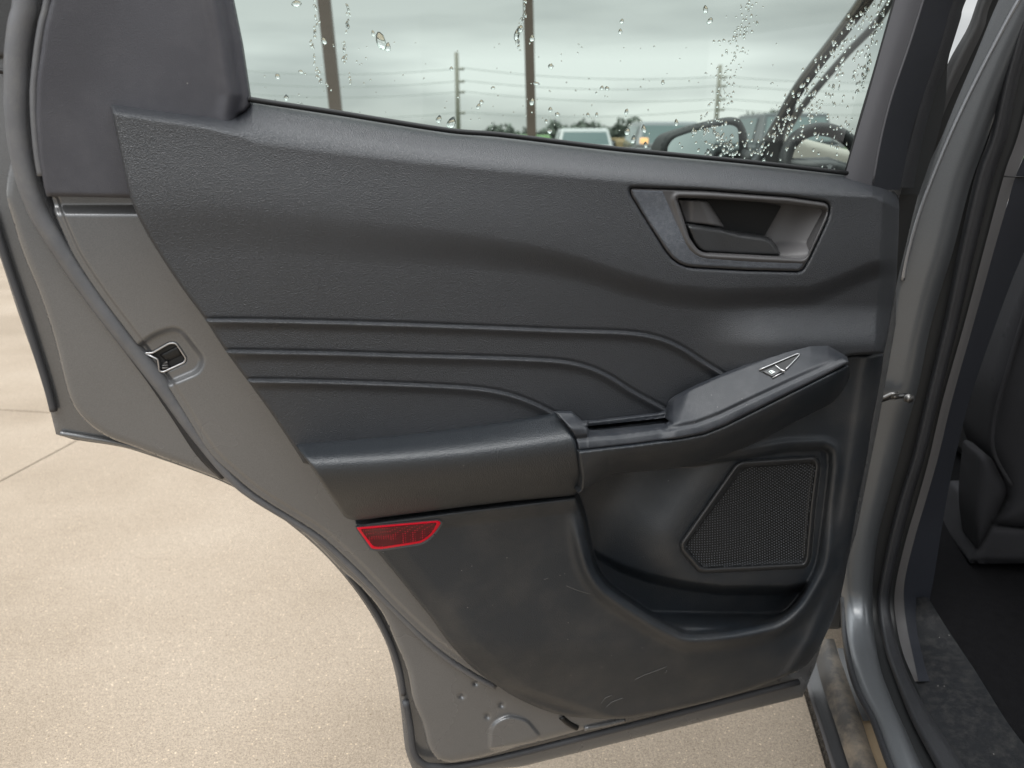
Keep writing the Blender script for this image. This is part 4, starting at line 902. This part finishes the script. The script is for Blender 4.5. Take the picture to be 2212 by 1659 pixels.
e1, f1, t1 = post('light_pole', 700, 0, 725, 235, 11.0, 0.155, M_pole, 'brown square steel light pole seen through the window, left of the two thick poles', 'light pole', top=6.5)
e2, f2, t2 = post('light_pole', 1141, 0, 1148, 290, 12.5, 0.145, M_pole, 'brown square steel light pole seen through the middle of the window', 'light pole', top=6.5)
for e, tp in ((e1, t1), (e2, t2)):
    v, f = box((tp[0], tp[1]-0.3, tp[2]+0.05), (0.3, 0.7, 0.12)); bevelled(solid('lamp_head', v, f, M_pole, e), 0.02)
uts = []
for (x, yt, yb, xb, label, ins) in ((986, 113, 280, 990, 'grey wooden utility pole with insulators standing beyond the left light pole', (150, 177, 200, 245)),
                                    (1556, 140, 250, 1548, 'grey wooden utility pole standing behind the wing mirror', (168, 187, 216, 238))):
    Y = 62.0; a, b_ = atY(x, yt, Y), atY(xb, yb, Y)
    d = (b_-a)/(b_[2]-a[2]); foot = a+d*(0-a[2])
    e = empty('utility_pole', tuple(foot)); tag(e, label, 'utility pole', 'utility poles along the power line')
    tube('shaft', [foot, a], [0.19, 0.15], M_wood, e, 10)
    pts = []
    for yi in ins:
        xi = x+(xb-x)*(yi-yt)/(yb-yt); p = atY(xi, yi, Y); tube('insulator', [p, p+np.array([0.55, 0, 0.05])], [0.06, 0.1], M_wood, e, 8); pts.append(p+np.array([0.5, 0, 0.1]))
    uts.append((foot, a, pts))
step_v = uts[1][0]-uts[0][0]
names = ['topmost', 'second', 'third', 'lowest']
for i in range(4):
    P = []
    base_pts = [uts[0][2][i]-step_v*0.95, uts[0][2][i], uts[1][2][i], uts[1][2][i]+step_v*1.0]
    for a, b_ in zip(base_pts[:-1], base_pts[1:]):
        for t in np.linspace(0, 1, 12, endpoint=False): P.append(a*(1-t)+b_*t-np.array([0, 0, 1])*0.45*4*t*(1-t))
    P.append(base_pts[-1])
    o = tube('power_line', P, 0.022, M_wire, None, 5); rebase(o, Vector(P[0]))
    tag(o, '%s power line strung between the two utility poles' % names[i], 'power line', 'power lines across the sky')

# parked vehicles beyond, each with its own body, roof, glass, lamps
def loft(secs):
    """secs: list of (y, half width bottom, half width top, z bottom, z top)"""
    V = []; Fc = []
    for (y, wb, wt_, zb, zt) in secs: V += [(-wb, y, zb), (wb, y, zb), (wt_, y, zt), (-wt_, y, zt)]
    for i in range(len(secs)-1):
        for k in range(4): Fc.append((4*i+k, 4*i+(k+1) % 4, 4*i+4+(k+1) % 4, 4*i+4+k))
    Fc += [(0, 1, 2, 3), tuple(4*(len(secs)-1)+k for k in (3, 2, 1, 0))]
    return V, Fc
def vehicle(name, cx_, Y, wid, hgt, ln, m, label, cat, rz=0.0, pickup=False, lamp=None):
    foot = np.array([atY(cx_, 300, Y)[0], Y, 0.0]); e = empty(name, tuple(foot)); tag(e, label, cat)
    R = Matrix.Rotation(rz, 3, 'Z')
    def put(nm, v, f, mt, bev=0.0, par=None):
        v = [tuple(np.array(R @ Vector(p))+foot) for p in v]; o = solid(nm, v, f, mt, par or e, False)
        if bev: bevelled(o, bev, 3)
        return o
    hb = hgt*0.62; w2 = wid/2
    put('body', *loft([(-ln/2, w2*0.92, w2*0.9, 0.35, hb*0.9), (-ln/2+0.25, w2, w2*0.96, 0.25, hb), (ln/2-1.2, w2, w2*0.96, 0.25, hb), (ln/2-0.1, w2*0.9, w2*0.86, 0.35, hb*0.85)]), m, 0.06)
    a, b_ = (-ln/2+0.3, ln/2-1.5) if not pickup else (-0.3, ln/2-1.6)
    put('cabin', *loft([(a, w2*0.93, w2*0.9, hb-0.02, hb+0.05), (a+0.28, w2*0.93, w2*0.74, hb-0.02, hgt), (b_-0.6, w2*0.93, w2*0.74, hb-0.02, hgt), (b_, w2*0.93, w2*0.86, hb-0.02, hb+0.05)]), m, 0.05)
    z0, z1 = hb+0.06, hgt-0.09; y0 = a+0.28*(z0-hb)/(hgt-hb)-0.02; y1 = a+0.28*(z1-hb)/(hgt-hb)-0.02
    put('rear_window', [(-w2*0.80, y0, z0), (w2*0.80, y0, z0), (w2*0.68, y1, z1), (-w2*0.68, y1, z1)], [(0, 1, 2, 3)], M_carglass)
    for s in (-1, 1):
        put('side_window', [(s*(w2*0.925), a+0.5, z0), (s*(w2*0.925), b_-0.4, z0), (s*(w2*0.78), b_-0.75, z1), (s*(w2*0.78), a+0.6, z1)], [(0, 1, 2, 3)], M_carglass)
        v, f = box((s*w2*0.86, -ln/2-0.01, hb*0.78), (0.16, 0.08, 0.26)); put('tail_lamp', v, f, M_redlamp, 0.02)
        for yy in (-ln*0.31, ln*0.31):
            rim = []
            for k in range(20):
                t = 2*math.pi*k/20
                for xo in (-0.1, 0.1): rim.append((s*(w2-0.1)+xo, yy+0.34*math.cos(t), 0.34+0.34*math.sin(t)))
            fc = [(2*k, 2*k+1, (2*k+3) % 40, (2*k+2) % 40) for k in range(20)]+[tuple(range(0, 40, 2)), tuple(range(39, 0, -2))]
            put('wheel', rim, fc, M_tyre)
    v, f = box((0, -ln/2-0.06, 0.45), (wid*0.95, 0.14, 0.2)); put('bumper', v, f, M_plain, 0.03)
    if lamp:
        v, f = box(lamp, (0.2, 0.1, 0.14)); put('lit_lamp', v, f, M_lamp, 0.03)
    return e
vehicle('parked_car', 1252, 24, 1.72, 1.52, 4.5, M_carwhite, 'white car parked beyond the window between the light pole and the wing mirror', 'car')
vehicle('parked_car', 1418, 22, 1.85, 1.66, 4.6, M_cargrey, 'grey car parked just left of the wing mirror', 'car', lamp=(-0.72, -2.35, 1.2))
vehicle('parked_car', 1660, 20, 1.9, 1.80, 4.7, M_cardark, 'dark car parked behind the wing mirror on its right side', 'car')
vehicle('parked_car', 1112, 38, 1.8, 1.42, 4.4, M_cargreen, 'bright green car parked far off behind the light pole', 'car', rz=1.5)
# yellow cart with black boxes
fx = atY(1342, 300, 23.0)
e = empty('utility_trailer', (fx[0], 23.0, 0)); tag(e, 'yellow trailer with black side boxes parked beside the white car', 'trailer')
v, f = box((fx[0], 23.3, 0.85), (0.42, 1.6, 0.72)); bevelled(solid('load', v, f, M_yellow, e), 0.04)
v, f = box((fx[0], 23.4, 1.24), (1.0, 1.2, 0.06)); bevelled(solid('deck', v, f, M_yellow, e), 0.02)
for s in (-1, 1):
    v, f = box((fx[0]+s*0.40, 23.2, 0.85), (0.36, 1.4, 0.66)); bevelled(solid('side_box', v, f, M_cardark, e), 0.04)
    v, f = box((fx[0]+s*0.35, 23.3, 0.25), (0.16, 0.5, 0.5)); bevelled(solid('wheel', v, f, M_tyre, e), 0.1)

# trees at the far edge of the lot
def tree(x, Y, hgt, wid, label):
    hgt = 1.25+(hgt-1.25)*0.75
    p = atY(x, 300, Y); foot = (p[0], Y, 0.0); e = empty('tree', foot); tag(e, label, 'tree', 'far trees behind the parked cars')
    tube('trunk', [(foot[0], Y, 0), (foot[0]+0.1, Y, hgt*0.35), (foot[0], Y, hgt*0.7)], [0.2, 0.14, 0.05], M_bark, e, 7)
    V = []; Fc = []
    cl = [(random.gauss(0, wid*0.27), random.gauss(0, wid*0.27), hgt*random.uniform(0.4, 0.9), wid*random.uniform(0.14, 0.26)) for _ in range(12)]
    for (a, b_, c, r) in cl:
        for _ in range(60):
            d = np.random.normal(size=3); d /= np.linalg.norm(d); q = np.array([foot[0]+a, Y+b_, c])+d*r*random.uniform(0.6, 1.1)
            u_ = np.random.normal(size=3); u_ /= np.linalg.norm(u_); v_ = np.cross(u_, d); k = len(V); s = 0.14
            V += [q-u_*s, q+v_*s, q+u_*s, q-v_*s]; Fc.append((k, k+1, k+2, k+3))
    solid('crown', V, Fc, M_leaf, e)
np.random.seed(5); random.seed(5)
for (x, hgt, lab) in ((1066, 2.1, 'small round tree just left of the second light pole'), (1092, 1.8, 'low bushy tree right beside the green car, on its left'), (1168, 2.2, 'dark bushy tree between the light pole and the white car'),
                      (1205, 2.5, 'tree showing above the left end of the white car roof'), (1262, 2.3, 'tree showing above the middle of the white car roof'), (1322, 2.2, 'dark tree right of the white car'), (1352, 2.6, 'dark tree behind the yellow trailer'),
                      (1382, 2.2, 'tree partly hidden by the grey car beside the wing mirror'), (1655, 3.2, 'tree top showing right of the wing mirror')):
    tree(x, 50+random.uniform(-3, 6), hgt, 2.3, lab)

scn.render.engine = 'CYCLES'
scn.cycles.max_bounces = 7
scn.cycles.transparent_max_bounces = 16
scn.cycles.transmission_bounces = 8
